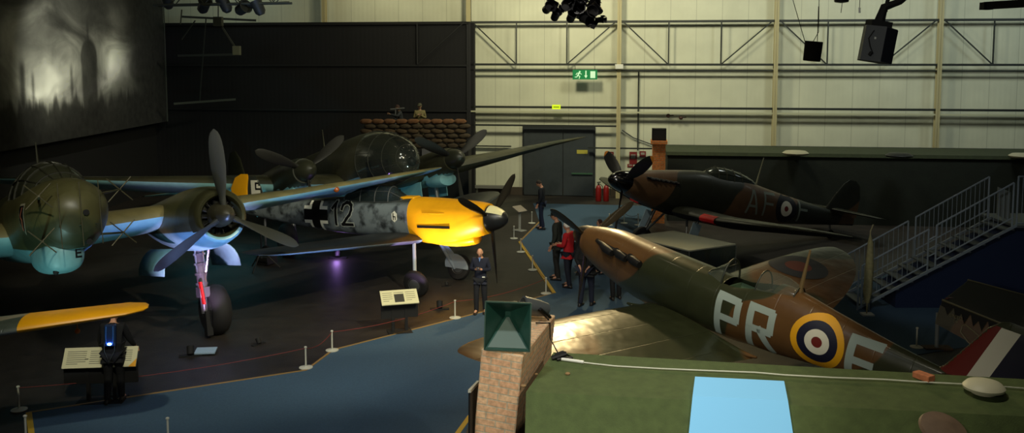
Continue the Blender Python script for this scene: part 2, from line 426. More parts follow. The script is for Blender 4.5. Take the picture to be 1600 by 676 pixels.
# ---------------------------------------------------------------- nearest British fighter, letters PR F
def british_fighter(kind, root, off, camoM, belly, angs, Rb, tipm, spL, propm, radius_letters):
    pass
brown_green = camo('spitfire_camo', (100,70,38), (52,56,36), .38, .5, .30, .2, (1.0, 2.4, .1), coat=.1, bmp=.9)
hur_camo = camo('hurricane_camo', (86,64,42), (36,38,28), .6, .5, .42, .15, (2.2, .6, 1.3), coat=.1, band=(1.7-.4+.6*2.1, 4.8, .6, 1.8))
sky_b = mat('sky_underside', (150,160,135), .5, noise=.08)
root, off = airroot('fighter_aircraft', 'brown and green propeller fighter behind the hut roof, coded PR F with a yellow-ringed roundel', 'aircraft', (2.50, 17.40, 132.5, 9.7, .985), (-1.75, -2.0))
SP = root; SPoff = off
tab = [(0,-.02,.28,.27,.30),(-.12,-.02,.32,.31,.36),(-.35,-.02,.36,.36,.46),(-.8,0,.41,.41,.60),(-1.5,-.02,.45,.42,.72),(-2.3,-.02,.47,.42,.74),(-2.95,-.02,.475,.42,.72),(-3.7,-.02,.46,.42,.68),(-4.15,0,.45,.54,.64),(-4.6,0,.41,.62,.60),(-5.5,0,.33,.50,.46),(-6.5,0,.23,.37,.30),(-7.4,0,.14,.29,.19),(-8.3,0,.04,.22,.1)]
def cut_cockpit(o, lo, hi):
    bm = bmesh.new(); bm.from_mesh(o.data)
    fs = [f for f in bm.faces if all(lo[i] < f.calc_center_median()[i] < hi[i] for i in range(3))]
    bmesh.ops.delete(bm, geom=fs, context='FACES'); bm.to_mesh(o.data); bm.free()
spit_body = camo('spitfire_body', (100,70,38), (52,56,36), .6, .5, .34, .12, (1.4, .4, .1), coat=.2, under=((150,160,135), 2.0-.74, -.03), band=(1.75-.85+.7*2.1, 4.4, .7, 1.5))
fus = loft('fuselage', tab, [spit_body], root, off, exp=2.15, n=48)
SPF = fus
# keep a copy of the skin for markings before opening the cockpit
class T_: pass
skin = T_(); skin.data = fus.data.copy()
a = O_((-4.4, -.27, .22), off); b = O_((-3.48, .27, 1.2), off)
cut_cockpit(fus, a, b)
c = MB()
lo = O_((-4.45, -.38, -.3), off); hi = O_((-3.45, .38, .22), off)
c.box((lo.x, lo.y, lo.z), (hi.x, hi.y, lo.z+.02)); c.box((lo.x, lo.y, lo.z), (hi.x, lo.y+.02, hi.z)); c.box((lo.x, hi.y-.02, lo.z), (hi.x, hi.y, hi.z))
c.box((lo.x, lo.y, lo.z), (lo.x+.02, hi.y, hi.z)); c.box((hi.x-.02, lo.y, lo.z), (hi.x, hi.y, hi.z))
c.build('cockpit_tub', mat('cockpit_green', (95,120,92), .6), root)
c = MB(); p = O_((-4.2, 0, .3), off); c.box((p.x-.05, -.18, p.z-.5), (p.x+.03, .18, p.z+.1)); c.box((p.x, -.18, p.z-.5), (p.x+.35, .18, p.z-.42)); bevel(c.build('pilot_seat', matt_black, root), .02)
def elwing(side):
    w = wing('wing', ell(5.55, 2.5, -2.6, .28, -.70, .105, .13, .07), [brown_green, sky_b], root, off, side)
    return w
wp = elwing(1); ws = elwing(-1)
for s_ in (1, -1):
    b = MB(); V = []
    # wing root fillet
    tabf = [(-1.6,-.74,.02,.02,.02),(-2.2,-.70,.14,.10,.1),(-3.4,-.68,.14,.12,.08),(-4.2,-.66,.06,.05,.05),(-4.5,-.62,.02,.02,.02)]
    loft('wing_fillet', tabf, brown_green, root, off, yc=s_*.48, n=20)
for s_ in (1, -1):
    wing('tailplane', ell(1.6, 1.15, -7.6, .3, .22, .0, .1, .07, 8, .05), [brown_green, sky_b], root, off, s_)
finst = [(.1,-7.0,1.35,0,.09),(.35,-7.28,1.25,0,.09),(.8,-7.55,1.05,0,.08),(1.15,-7.75,.75,0,.08),(1.3,-7.9,.45,0,.06),(1.34,-8.0,.2,0,.05)]
fin = wing('fin', finst, [brown_green, brown_green], root, off, 1, vertical=True)
# fin flash
navy = mat('roundel_blue', (22,24,48), .5); rred = mat('roundel_red', (110,32,26), .5); rwhite = mat('roundel_white', (225,222,205), .5); ryel = mat('roundel_yellow', (236,170,22), .5)
fl = [('flash_red_stripe', -.2, .20, rred), ('flash_white_stripe', .20, .46, rwhite), ('flash_blue_stripe', .46, .9, navy)]
for nme, a_, b_, m_ in fl:
    decal(nme, [[(-a_+.08, -.3), (-b_+.08, -.3), (-b_-.28, .78), (-a_-.28, .78)]], m_, root, fin, O_((-7.45, .0, .45), off), (1,0,0), (0,0,1), (0,-1,0), .004, .03)
# roundel and letters on the port side
rc = O_((-5.42, 0, .02), off)
for nme, r0, r1, m_ in (('roundel_yellow_ring',.345,.455,ryel),('roundel_blue_ring',.21,.345,navy),('roundel_white_ring',.09,.21,rwhite),('roundel_red_disc',0,.09,rred)):
    decal(nme, ringpoly(r0, r1), m_, root, skin, rc, (-1,0,0), (0,0,1), (0,-1,0), .006, .06)
letter_m = mat('code_letter_grey', (165,180,172), .6)
for ch, ox, oy in (('P', -1.84, -.54), ('R', -1.20, -.50), ('F', .55, -.42)):
    decal('code_letter', glyph(ch, .43, .125, ox, oy, .0), letter_m, root, skin, rc, (-1,0,0), (0,0,1), (0,-1,0), .006, .07)
# roundel on top of the starboard wing
for nme, r0, r1, m_ in (('wing_roundel_blue_ring',.28,.62,navy),('wing_roundel_red_disc',0,.28,rred)):
    decal(nme, ringpoly(r0, r1), m_, root, ws, O_((-2.75, -3.7, 1), off), (1,0,0), (0,1,0), (0,0,-1), .006, .12)
# windscreen, hood, mast
b = MB()
def arch(x, zb, w, h, n=12):
    return [O_((x, w*cos(pi*i/n), zb+h*sin(pi*i/n)), off) for i in range(n+1)]
def arch_skin(mb, A, B, m=0):
    n = len(A); mb.add(A+B, [(i, i+1, n+i+1, n+i) for i in range(n-1)], m)
A = arch(-3.10, .36, .2, .06); B = arch(-3.45, .30, .28, .42)
arch_skin(b, A, B); ws_o = b.build('windscreen', glass_dark, root)
b = MB(); b.tube(B, .018, 8); b.tube(A, .012, 8)
for i in (3, 9): b.tube([A[i], B[i]], .012, 6)
b.build('windscreen_frame', mat('dark_green_frame', (36,42,30), .5), root)
b = MB(); R0 = arch(-4.12, .30, .29, .44); R1 = arch(-4.3, .33, .29, .44); R2 = arch(-4.55, .38, .27, .38); R3 = arch(-4.8, .44, .20, .24)
arch_skin(b, R0, R1); arch_skin(b, R1, R2); arch_skin(b, R2, R3)
b.build('sliding_hood', glass_dark, root)
b = MB(); b.tube(R0, .014, 8); b.tube(R3, .012, 8); b.tube([R0[0], R3[0]], .012, 6); b.tube([R0[-1], R3[-1]], .012, 6)
b.build('hood_frame', MATS['dark_green_frame'], root)
b = MB(); b.tube([O_((-4.80, 0, .5), off), O_((-4.82, 0, 1.0), off), O_((-4.84, 0, 1.36), off)], [.045, .03, .018], 8); b.build('aerial_mast', mat('mast_brown', (120,100,66), .5), root)
# exhausts
for s_ in (1, -1):
    b = MB()
    b.tube([O_((-.50, s_*.33, .16), off), O_((-.75, s_*.42, .15), off), O_((-1.75, s_*.47, .12), off)], [.04, .06, .055], 10)
    b.build('exhaust_stack', mat('exhaust_black', (18,17,16), .6), root)
    e = b
    for k in range(3):
        q = MB(); x_ = -.75-.35*k
        q.tube([O_((x_+.02, s_*.40, .14), off), O_((x_-.12, s_*.48, .13), off), O_((x_-.33, s_*.51, .11), off)], [.07, .085, .07], 10)
        q.build('exhaust_pipe', mat('exhaust_black', (18,17,16), .6), root)
# propeller
pr = MB(); spinner(pr, .42, .27, 0, off=off); PR = pr.build('spinner', black, root)
mat('prop_black', (30,28,24), .28)
for a_ in (58, -64, 178):
    q = MB(); blade(q, a_, 1.46, .19, .15, .02, None, off=off, twist=(75,48)); q.build('propeller_blade', [mat('prop_brown_black', (48,42,30), .25), yellow_p], PR)
for s_ in (1, -1):
    b = MB(); b.tube([O_((-1.95, s_*.75, -.75), off), O_((-1.78, s_*.88, -1.62), off)], .05, 10); g = b.build('undercarriage_leg', grey_metal, root)
    wheel('wheel', g, O_((-1.75, s_*.92, -1.70), off), .3, .18, (0,1,0), rubber, grey_metal)
    b = MB(); b.box((-.16,-.01,-.4), (.16,.01,.4)); d = b.build('gear_door', sky_b, g); d.location = O_((-1.85, s_*.80, -1.15), off)
b = MB(); b.tube([O_((-7.5, 0, -.1), off), O_((-7.6, 0, -.62), off)], .03, 8); g = b.build('tail_leg', grey_metal, root)
wheel('tail_wheel', g, O_((-7.62, 0, -.72), off), .14, .1, (0,1,0), rubber, grey_metal)

# ---------------------------------------------------------------- yellow nosed fighter "12"
def mottle_mat():
    m = bpy.data.materials.new('grey_mottle'); m.use_nodes = True; nt = m.node_tree; L = nt.links; N = nt.nodes; b = N['Principled BSDF']
    b.inputs['Roughness'].default_value = .45
    tc = N.new('ShaderNodeTexCoord')
    n = N.new('ShaderNodeTexNoise'); n.inputs['Scale'].default_value = 4.2; n.inputs['Detail'].default_value = 3; L.new(tc.outputs['Object'], n.inputs['Vector'])
    r = N.new('ShaderNodeMapRange'); r.inputs['From Min'].default_value = .46; r.inputs['From Max'].default_value = .66; L.new(n.outputs['Fac'], r.inputs['Value'])
    mx = N.new('ShaderNodeMix'); mx.data_type = 'RGBA'; mx.inputs[6].default_value = srgb((112,121,124)); mx.inputs[7].default_value = srgb((44,48,50)); L.new(r.outputs[0], mx.inputs[0])
    # dark spine above
    sp = N.new('ShaderNodeSeparateXYZ'); L.new(tc.outputs['Object'], sp.inputs[0])
    r2 = N.new('ShaderNodeMapRange'); r2.inputs['From Min'].default_value = 2.06; r2.inputs['From Max'].default_value = 2.16; L.new(sp.outputs[2], r2.inputs['Value'])
    m2 = N.new('ShaderNodeMix'); m2.data_type = 'RGBA'; L.new(r2.outputs[0], m2.inputs[0]); L.new(mx.outputs[2], m2.inputs[6]); m2.inputs[7].default_value = srgb((50,54,48))
    L.new(m2.outputs[2], b.inputs['Base Color']); return m
mott = mottle_mat()
wing_dark = mat('dark_grey_green', (28,30,30), .4, noise=.15)
pale_blue = mat('pale_blue_grey', (150,165,175), .5, noise=.06)
root, off = airroot('fighter_aircraft', 'grey mottled fighter numbered 12 with a bright yellow nose and a black cross', 'aircraft', (-1.86, 23.09, -27.8, 3.4, 1.055), (-1.5, -1.75))
tab = [(0,0,.34,.34,.36),(-.2,0,.38,.38,.42),(-.9,-.02,.42,.46,.60),(-1.7,-.02,.44,.5,.62),(-2.1,0,.43,.48,.56),(-2.8,0,.42,.42,.54),(-3.6,0,.38,.46,.50),(-4.4,0,.34,.46,.45),(-5.3,0,.27,.40,.36),(-6.3,.02,.19,.33,.26),(-7.2,.06,.11,.27,.18),(-7.9,.1,.03,.2,.1)]
fus = loft('fuselage', tab, [mott, wing_dark], root, off, x1=-2.05, exp=2.5, n=44)
cowl = loft('engine_cowling', tab, [yellow_p], root, off, x0=-2.05, exp=2.35, n=44)
b = MB(); b.box(tuple(O_((-2.45, -.16, .30), off)), tuple(O_((-2.0, .16, .50), off))); bevel(b.build('cowling_top_strip', yellow_p, root), .03)
# chin radiator / oil cooler scoop
loft('oil_cooler_scoop', [(-.3,-.5,.02,.02,.02),(-.35,-.5,.2,.1,.12),(-.9,-.56,.24,.14,.14),(-1.5,-.58,.2,.1,.08),(-1.8,-.58,.04,.03,.02)], yellow_p, root, off, n=24)
b = MB()
for s_ in (1, -1):
    b = MB(); b.box(tuple(O_((-1.75, s_*.44-.02, -.20), off)), tuple(O_((-.85, s_*.44+.02, -.14), off)))
    b.build('exhaust_slot', black, root)
    b = MB(); b.tube([O_((-1.0, s_*.40, .15), off), O_((-1.6, s_*.44, .15), off)], .015, 6); b.build('panel_latch', yellow_p, root)
# canopy
b = MB(); xs_ = [(-2.35,.42,.20,.06),(-2.7,.38,.27,.36),(-3.55,.38,.28,.38),(-4.1,.42,.2,.12)]
AR = [arch(x_, z_, w_, h_) for x_, z_, w_, h_ in xs_]
for p_, q_ in zip(AR, AR[1:]): arch_skin(b, p_, q_)
b.build('canopy', mat('canopy_glass_dim', (90,105,105), .06, trans=.85), root)
b = MB()
for A in AR: b.tube(A, .016, 6)
b.tube(arch(-3.1, .38, .28, .375), .014, 6)
for i in (0, 3, 9, 12): b.tube([A[i] for A in AR], .013, 6)
b.build('canopy_frame', mat('canopy_frame_grey', (58,62,60), .5), root)
wst = [(.3,-1.72,2.15,-.52,.14),(2.4,-1.95,1.75,-.30,.12),(4.3,-2.16,1.3,-.10,.10),(4.7,-2.28,1.02,-.06,.09),(4.88,-2.42,.6,-.04,.08),(4.95,-2.55,.25,-.03,.06)]
for s_ in (1, -1): wing('wing', wst, [wing_dark, pale_blue], root, off, s_)
for s_ in (1, -1):
    wing('tailplane', [(.05,-6.95,.95,.45,.09),(1.2,-7.05,.7,.45,.08),(1.5,-7.2,.3,.45,.06)], [wing_dark, pale_blue], root, off, s_)
    b = MB(); b.tube([O_((-7.2, s_*.06, .02), off), O_((-7.3, s_*.9, .42), off)], .018, 6); b.build('tail_strut', mott, root)
fin = wing('fin', [(.12,-6.75,.9,0,.08),(.5,-7.0,.62,0,.08),(.85,-7.12,.48,0,.07),(.98,-7.25,.3,0,.05)], [mott, mott], root, off, 1, vertical=True)
rud = wing('rudder', [(-.02,-7.6,.3,0,.16),(.2,-7.58,.55,0,.12),(.65,-7.56,.62,0,.1),(.95,-7.5,.5,0,.08),(1.05,-7.52,.25,0,.06)], [yellow_p, yellow_p], root, off, 1, vertical=True)
# scrap of the black tail mark that clears the wing in front
decal('fin_mark_panel', [[(-.2,-.12),(.2,-.12),(.2,.26),(-.2,.26)]], rwhite, root, fin, O_((-7.22, 0, .62), off), (1,0,0), (0,0,1), (0,1,0), .004)
decal('fin_mark', stroke([(.12,.18),(-.02,.18)], .05)+stroke([(-.02,.18),(-.02,.02)], .05)+stroke([(-.02,.02),(.12,.02)], .05), black, root, fin, O_((-7.22, 0, .62), off), (1,0,0), (0,0,1), (0,1,0), .009)
# cross and number, starboard side: +x runs to the right
fc = O_((-4.98, 0, .03), off); U = (1,0,0); Vv = (0,0,1); D = (0,1,0)
hw = .14; ln = .41; wb = .085
for sx in (1, -1):
    for sy in (1, -1):
        Lp = [[(sx*hw, sy*hw),(sx*(hw+wb), sy*(hw+wb)),(sx*(hw+wb), sy*ln),(sx*hw, sy*ln)], [(sx*hw, sy*hw),(sx*ln, sy*hw),(sx*ln, sy*(hw+wb)),(sx*(hw+wb), sy*(hw+wb))]]
        decal('cross_white_border', Lp, mat('border_white', (250,250,235), .5), root, fus, fc, U, Vv, D, .006, .07)
decal('black_cross', [[(-hw,-ln),(hw,-ln),(hw,ln),(-hw,ln)],[(-ln,-hw),(-hw,-hw),(-hw,hw),(-ln,hw)],[(hw,-hw),(ln,-hw),(ln,hw),(hw,hw)]], black, root, fus, fc, U, Vv, D, .006, .07)
for ch, ox in (('1', .52), ('2', .90)):
    decal('numeral_outline', glyph(ch, .34, .115, ox, -.22), rwhite if False else mat('numeral_pale', (170,175,165), .5), root, fus, fc, U, Vv, D, .005, .07)
    decal('numeral', glyph(ch, .34, .075, ox, -.22), black, root, fus, fc, U, Vv, D, .009, .07)
bc = O_((-2.42, 0, .05), off)
hexp = [(.11*cos(pi/6+k*pi/3)*.85, .14*sin(pi/6+k*pi/3)) for k in range(6)]
decal('squadron_badge', [hexp], rwhite, root, fus, bc, U, Vv, D, .006, .05)
decal('squadron_badge_animal', stroke([(-.03,-.07),(-.03,.0),(.03,.0),(.03,-.07)], .022)+stroke([(-.03,.0),(-.035,.07)], .03), black, root, fus, bc, U, Vv, D, .010, .05)
pr = MB(); spinner(pr, .5, .32, 0, off=off, m=0); PR = pr.build('spinner', mat('spinner_dark', (30,31,33), .35), root)
q = MB()
n_ = 24; ring = []
Vs = []; Fs = []
for j, u_ in enumerate([.3, .5, .7, .85]):
    px = -.15+.65*u_; prr = (.32*(1-u_**2)**.55)+.006
    for k in range(7):
        a_ = rad(35)+rad(110)*k/6
        Vs.append(O_((px, -prr*cos(a_)*1.0, prr*sin(a_)), off))
for j in range(3):
    for k in range(6): Fs.append((j*7+k, j*7+k+1, (j+1)*7+k+1, (j+1)*7+k))
q.add(Vs, Fs); q.build('spinner_white_segment', mat('spinner_white', (225,220,175), .4), PR)
for a_ in (55, -65, 176):
    q = MB(); blade(q, a_, 1.58, .19, .15, .05, None, off=off, twist=(65,35)); q.build('propeller_blade', MATS['prop_black'], PR)
light_leg = mat('gear_pale_grey', (165,178,190), .5)
for s_ in (1, -1):
    b = MB(); b.tube([O_((-1.85, s_*.48, -.55), off), O_((-1.6, s_*.9, -1.45), off)], .045, 10); g = b.build('undercarriage_leg', light_leg, root)
    wheel('wheel', g, O_((-1.52, s_*.98, -1.43), off), .33, .17, (0,1,-.25*s_), rubber, grey_metal)
    # leg fairing and half-moon cover outside the wheel
    b = MB(); yo = s_*.1
    P0 = [(-1.95,.40,-.52),(-1.70,.40,-.52),(-1.46,.80,-1.18),(-1.66,.80,-1.18)]
    V = [O_((x_, s_*y_+yo*.3, z_), off) for x_, y_, z_ in P0]+[O_((x_, s_*y_+yo*.3+s_*.02, z_), off) for x_, y_, z_ in P0]
    b.add(V, [(0,1,2,3),(7,6,5,4),(0,4,5,1),(1,5,6,2),(2,6,7,3),(3,7,4,0)])
    cx, cz = -1.52, -1.38; yw = s_*(.84)
    pts = [(cx+.33*cos(t_), cz+.33*sin(t_)) for t_ in [rad(-15)+rad(200)*k/14 for k in range(15)]]
    V = [O_((px, yw-(pz-cz)*.25*s_, pz), off) for px, pz in pts]+[O_((px, yw+.03*s_-(pz-cz)*.25*s_, pz), off) for px, pz in pts]
    n1 = len(pts); b.add(V, [tuple(range(n1)), tuple(range(2*n1-1, n1-1, -1))]+[(i, i+1, n1+i+1, n1+i) for i in range(n1-1)]+[(n1-1, 0, n1, 2*n1-1)])
    if s_ > 0: b.build('gear_door', light_leg, g)
b = MB(); b.tube([O_((-7.0, 0, -.05), off), O_((-7.05, 0, -.9), off)], .03, 8); g = b.build('tail_leg', grey_metal, root)
wheel('tail_wheel', g, O_((-7.05, 0, -1.05), off), .15, .1, (0,1,0), rubber, grey_metal)
b = MB(); p = O_((-7.05, 0, -1.2), off); b.box((p.x-.2,-.2,p.z-.2), (p.x+.2,.2,p.z-.0)); b.build('tail_trestle', matt_black, root)
# ---------------------------------------------------------------- twin engined night fighter (left)
root, off = airroot('twin_engined_aircraft', 'dark olive twin-engined night fighter at left with radar aerials on its rounded nose', 'aircraft', (-8.63, 17.07, -50.6, 9.6, 1.045), (-1.3, -2.45))
tab = [(.82,.36,.02,.02,.02),(.79,.36,.20,.18,.20),(.68,.36,.38,.33,.40),(.45,.36,.54,.47,.60),(.1,.36,.65,.57,.72),(-.4,.33,.71,.64,.80),(-1,.27,.73,.70,.80),(-3,.18,.72,.74,.74),(-5,.14,.62,.64,.64),(-7.5,.12,.42,.42,.42),(-10,.15,.25,.28,.28),(-12.2,.2,.1,.15,.15),(-13,.2,.02,.05,.05)]
ju_body = camo('night_fighter_body', (84,82,50), (62,64,42), .5, .5, .42, .15, under=((125,175,180), 2.45-.22, -.05))
fus = loft('fuselage', tab, [ju_body], root, off, n=48, step=.15)
# cockpit hump with framed glass
hum = [(.02,.80,.03,.03,.03),(-.15,.72,.34,.24,.3),(-.5,.65,.52,.50,.3),(-1.0,.6,.58,.70,.3),(-1.7,.55,.58,.74,.3),(-2.6,.5,.5,.55,.3),(-3.4,.5,.34,.3,.3),(-3.8,.55,.05,.05,.05)]
loft('cockpit_canopy', hum, [mat('dim_perspex', (62,64,48), .22, coat=.3)], root, off, n=32)
b = MB()
for x_ in (-.3,-.7,-1.2,-1.8,-2.6):
    zc_, w_, ht_, hb_ = crom(hum, x_)
    b.tube([O_((x_, (w_+.006)*cos(pi*i/16), zc_+(ht_+.006)*sin(pi*i/16)), off) for i in range(17)], .016, 6)
for a_ in (0, 35, 65, 90, 115, 145, 180):
    pts = []
    for k in range(16):
        x_ = -.12-k*.2; zc_, w_, ht_, hb_ = crom(hum, x_); pts.append(O_((x_, (w_+.006)*cos(rad(a_)), zc_+(ht_+.006)*sin(rad(a_))), off))
    b.tube(pts, .014, 6)
b.build('canopy_frame', mat('olive_frame', (40,41,28), .6), root)
b = MB(); b.tube([O_((-1.9,0,1.1),off), O_((-1.95,0,1.75),off)], [.03,.012], 8); b.build('aerial_mast', frame_m, root)
b = MB(); b.tube([O_((-.22,.0,1.0),off),O_((-.9,.0,1.13),off)], .01, 6)
# ventral gondola
gon = loft('ventral_gondola', [(.30,-.36,.03,.03,.03),(.26,-.36,.22,.2,.22),(.1,-.36,.32,.28,.32),(-.4,-.36,.37,.30,.36),(-.8,-.36,.36,.30,.34),(-1.05,-.34,.26,.24,.24),(-1.15,-.34,.05,.05,.05)], [rlm_blue, rlm_blue], root, off, n=32, yc=-.12, step=.12, exp=2.5)
b = MB(); p = O_((.10,-.28,-.66),off)
b.ball(p, .05, n=10); b.build('gondola_port_hole', matt_black, root)
decal('gondola_letter', glyph('E', .085, .03, 0, 0), black, root, gon, O_((1,.02,-.44),off), (0,1,0), (0,0,1), (-1,0,0), .008, .05)
# gun ports, emblem
for (y_, z_) in ((.18,-.20),(.1,.30)):
    b = MB(); q_ = O_((.72 if z_ > 0 else .45, y_, z_), off); b.tube([q_, q_+Vector((.12,0,0))], .05, 10); b.build('gun_port', matt_black, root)
sh = [(-.12,.26),(.12,.26),(.12,-.08),(0,-.28),(-.12,-.08)]
e0 = O_((-.15,0,.30),off)
decal('shield_emblem_border', [sh], mat('emblem_white', (170,165,140), .5), root, fus, e0, (1,0,0), (0,0,1), (0,1,0), .006, .06)
decal('shield_emblem_field', [[(x_*.82, z_*.86) for x_, z_ in sh]], black, root, fus, e0, (1,0,0), (0,0,1), (0,1,0), .010, .06)
decal('shield_emblem_flash', stroke([(.04,.18),(-.03,.04),(.03,-.02),(-.02,-.18)], .035), mat('emblem_red', (190,110,80), .5), root, fus, e0, (1,0,0), (0,0,1), (0,1,0), .014, .05)
# radar aerials: four booms with crossed dipoles
aer = mat('aerial_rod', (86,82,60), .45, .3)
for y_, z_ in ((.42,.60),(.42,-.10),(-.42,.60),(-.42,-.10)):
    b = MB(); s0 = O_((.15, y_*1.1, z_), off); e = O_((1.0, y_*1.5, z_*1.05), off); b.tube([s0, e], [.022,.016], 8)
    g = b.build('radar_boom', aer, root)
    for dy, dz in ((.2,.2),(.2,-.2)):
        q = MB(); q.tube([e+Vector((-.05,-dy,-dz)), e+Vector((-.05,dy,dz))], .011, 6); q.build('radar_dipole', aer, g)
for y_ in (-.33, 0., .30):
    b = MB(); b.tube([O_((.92,y_,.82),off), O_((.92,y_,-.25),off)], .008, 6); b.tube([O_((.5,y_*.8,.1),off), O_((.92,y_,.1),off)], .012, 6); b.build('vertical_aerial', aer, root)
wst = [(.5,-1.3,3.3,.0,.19),(2.75,-1.6,2.9,.12,.17),(5.5,-1.95,2.35,.28,.12),(8.5,-2.35,1.75,.48,.10),(9.5,-2.55,1.4,.55,.09),(9.9,-2.8,.9,.58,.08),(10.05,-3.1,.3,.6,.06)]
for s_ in (1, -1):
    wing('wing', wst, [camo('night_fighter_wing_lit', (118,110,70), (96,92,60), .5, .5, .5, .15), rlm_blue], root, off, s_, inc=.09)  # camo lighter than the body, standing in for warm light on the wing
    b = MB(); b.ball(O_((-2.1,s_*6.35,.28),off), .07, n=12); b.build('landing_lamp', mat('amber_lens', (150,70,15), .2, coat=.5), root)
for s_ in (1, -1):
    yc = s_*2.75
    nt = [(-.08,-.02,.50,.50,.50),(-.3,-.02,.56,.56,.56),(-.7,-.03,.62,.62,.62),(-1.4,-.03,.64,.62,.66),(-2.2,0,.6,.52,.66),(-3.3,.05,.46,.36,.56),(-4.6,.1,.2,.2,.3),(-5,.1,.03,.03,.03)]
    ju_nac = camo('night_fighter_nacelle', (84,82,50), (62,64,42), .5, .5, .42, .15, under=((125,175,180), 2.45-.26, 0))
    nac = loft('engine_nacelle', nt, [ju_nac], root, off, n=44, yc=yc, x1=-.3)
    # open ring cowl
    b = MB(); prof = [(-.3,.56),(-.15,.525),(-.08,.50),(-.05,.46),(-.06,.41),(-.12,.37),(-.3,.36)]
    n_ = 44; Vr = []; Fr = []
    for x_, r_ in prof:
        for k in range(n_):
            t_ = 2*pi*(k+.5)/n_; Vr.append(O_((x_, yc+r_*cos(t_), -.02+r_*sin(t_)), off))
    lo_f = []; hi_f = []
    for i in range(len(prof)-1):
        for k in range(n_):
            f = (i*n_+k, i*n_+(k+1)%n_, (i+1)*n_+(k+1)%n_, (i+1)*n_+k)
            zz = sum(Vr[q].z for q in f)/4+off[2]; (lo_f if zz < -.30 and i < 4 else hi_f).append(f)
    b.add(Vr, hi_f, 0); k0 = len(b.V); b.V += Vr; b.F += [tuple(i+k0 for i in f) for f in lo_f]; b.M += [1]*len(lo_f)
    b.build('cowl_ring', [mat('cowl_dark_olive', (56,56,36), .3, .3), mat('cowl_underside_blue', (125,175,180), .3, 0)], root)
    b = MB(); b.tube([O_((-.32,yc,-.02),off), O_((-.30,yc,-.02),off)], .37, 32)
    for k in range(14):
        t_ = 2*pi*k/14; b.bar(O_((-.24,yc+.1*cos(t_),-.02+.1*sin(t_)),off), O_((-.24,yc+.35*cos(t_),-.02+.35*sin(t_)),off), .05, .02)
    b.build('cooling_fan', matt_black, root)
    pr = MB(); spinner(pr, .32, .24, 0.02, yc, 0, off=off, blunt=.5, back=.22); PR = pr.build('spinner', mat('spinner_olive', (48,46,34), .4), root)
    for a_ in ((-2, 118, 238) if s_ == 1 else (30, 150, 270)):
        q = MB(); blade(q, a_, 1.66, .30, .16, .08, None, yc, 0, off=off); q.build('propeller_blade', mat('prop_grey_green', (30,33,27), .7), PR)
    # fairing bulge beneath the wing beside the nacelle
    chrome = mat('oleo_chrome', (190,188,195), .2, .85)
    b = MB(); b.tube([O_((-1.35,yc-s_*.05,-.5),off), O_((-1.3,yc-s_*.05,-1.45),off)], .10, 14)
    for z_ in (-.75,-.95,-1.15,-1.35): b.tube([O_((-1.33,yc-s_*.05,z_-.02),off), O_((-1.33,yc-s_*.05,z_+.02),off)], .125, 14)
    g = b.build('undercarriage_leg', chrome, root)
    b = MB(); b.tube([O_((-1.3,yc-s_*.05,-1.4),off), O_((-1.3,yc-s_*.05,-1.95),off)], .07, 12); b.box(tuple(O_((-1.42,yc-.15,-1.62),off)), tuple(O_((-1.18,yc+.05,-1.42),off)))
    b.build('oleo_fork', chrome, g)
    b = MB(); b.bar(O_((-1.16,yc-.14,-1.3),off), O_((-1.16,yc-.10,-1.75),off), .1, .04); b.build('red_guard', red_p, g)
    b = MB(); b.tube([O_((-1.1,yc+.1,-.55),off), O_((-1.3,yc+.02,-1.25),off)], .03, 8); b.build('drag_strut', chrome, g)
    b = MB(); b.bar(O_((-1.25,yc-.02,-1.9),off), O_((-1.25,yc-.02,-2.40),off), .16, .12); b.build('wheel_stand', matt_black, g)
    wheel('wheel', g, O_((-1.45,yc+.22,-1.93),off), .52, .40, (0,1,0), rubber, grey_metal)
    for d_ in (1, -1):
        b = MB(); V = []
        for j in range(6):
            a_ = rad(20+j*14)
            for x_ in (-1.3,-2.9): V.append(O_((x_, yc+d_*(.35+.45*sin(a_)), -.55-.55*(1-cos(a_))), off))
        b.add(V, [(2*j, 2*j+1, 2*j+3, 2*j+2) for j in range(5)])
        o_ = b.build('gear_door', rlm_blue, root); md = o_.modifiers.new('t', 'SOLIDIFY'); md.thickness = .02
for s_ in (1, -1): wing('tailplane', [(.1,-10.6,1.9,.35,.1),(3.4,-11.1,1.1,.35,.09),(3.9,-11.4,.5,.35,.07)], [dark_olive, rlm_blue], root, off, s_)
wing('fin', [(.2,-10.3,2.7,0,.09),(1.6,-11.3,1.6,0,.08),(2.1,-11.7,.9,0,.06)], [dark_olive, dark_olive], root, off, 1, vertical=True)
b = MB(); b.tube([O_((-10.8,0,0),off), O_((-11,0,-.75),off)], .05, 8); g = b.build('tail_leg', grey_metal, root)
wheel('tail_wheel', g, O_((-11.0,0,-.62),off), .22, .16, (0,1,0), rubber, grey_metal)
# ---------------------------------------------------------------- glass nosed bomber
root, off = airroot('bomber_aircraft', 'dark green twin-engined bomber with a rounded glass nose in the middle distance', 'aircraft', (-4.35, 28.33, -53.6, 12.0, .985), (-1.3, -2.5))
tab = [(1.66,-.02,.02,.02,.02),(1.63,-.02,.20,.20,.20),(1.52,-.01,.38,.40,.38),(1.25,.0,.56,.62,.56),(.8,.03,.71,.80,.70),(.3,.06,.80,.92,.78),(-.3,.08,.84,1.0,.82),(-1.2,.06,.86,1.04,.84),(-3,.05,.83,.98,.85),(-6,.1,.72,.8,.75),(-9,.15,.5,.55,.55),(-12,.2,.25,.3,.3),(-14.2,.25,.06,.1,.1)]
loft('fuselage', tab, [he_olive, rlm_blue], root, off, n=44, step=.25, x1=-.3, low=lambda x: -.35)
loft('glazed_nose', tab, [mat('nose_glass', (40,46,44), .05, 0, alpha=.55, spec=1.0, coat=1)], root, off, n=44, x0=-.3, step=.08, caps=False)
b = MB()
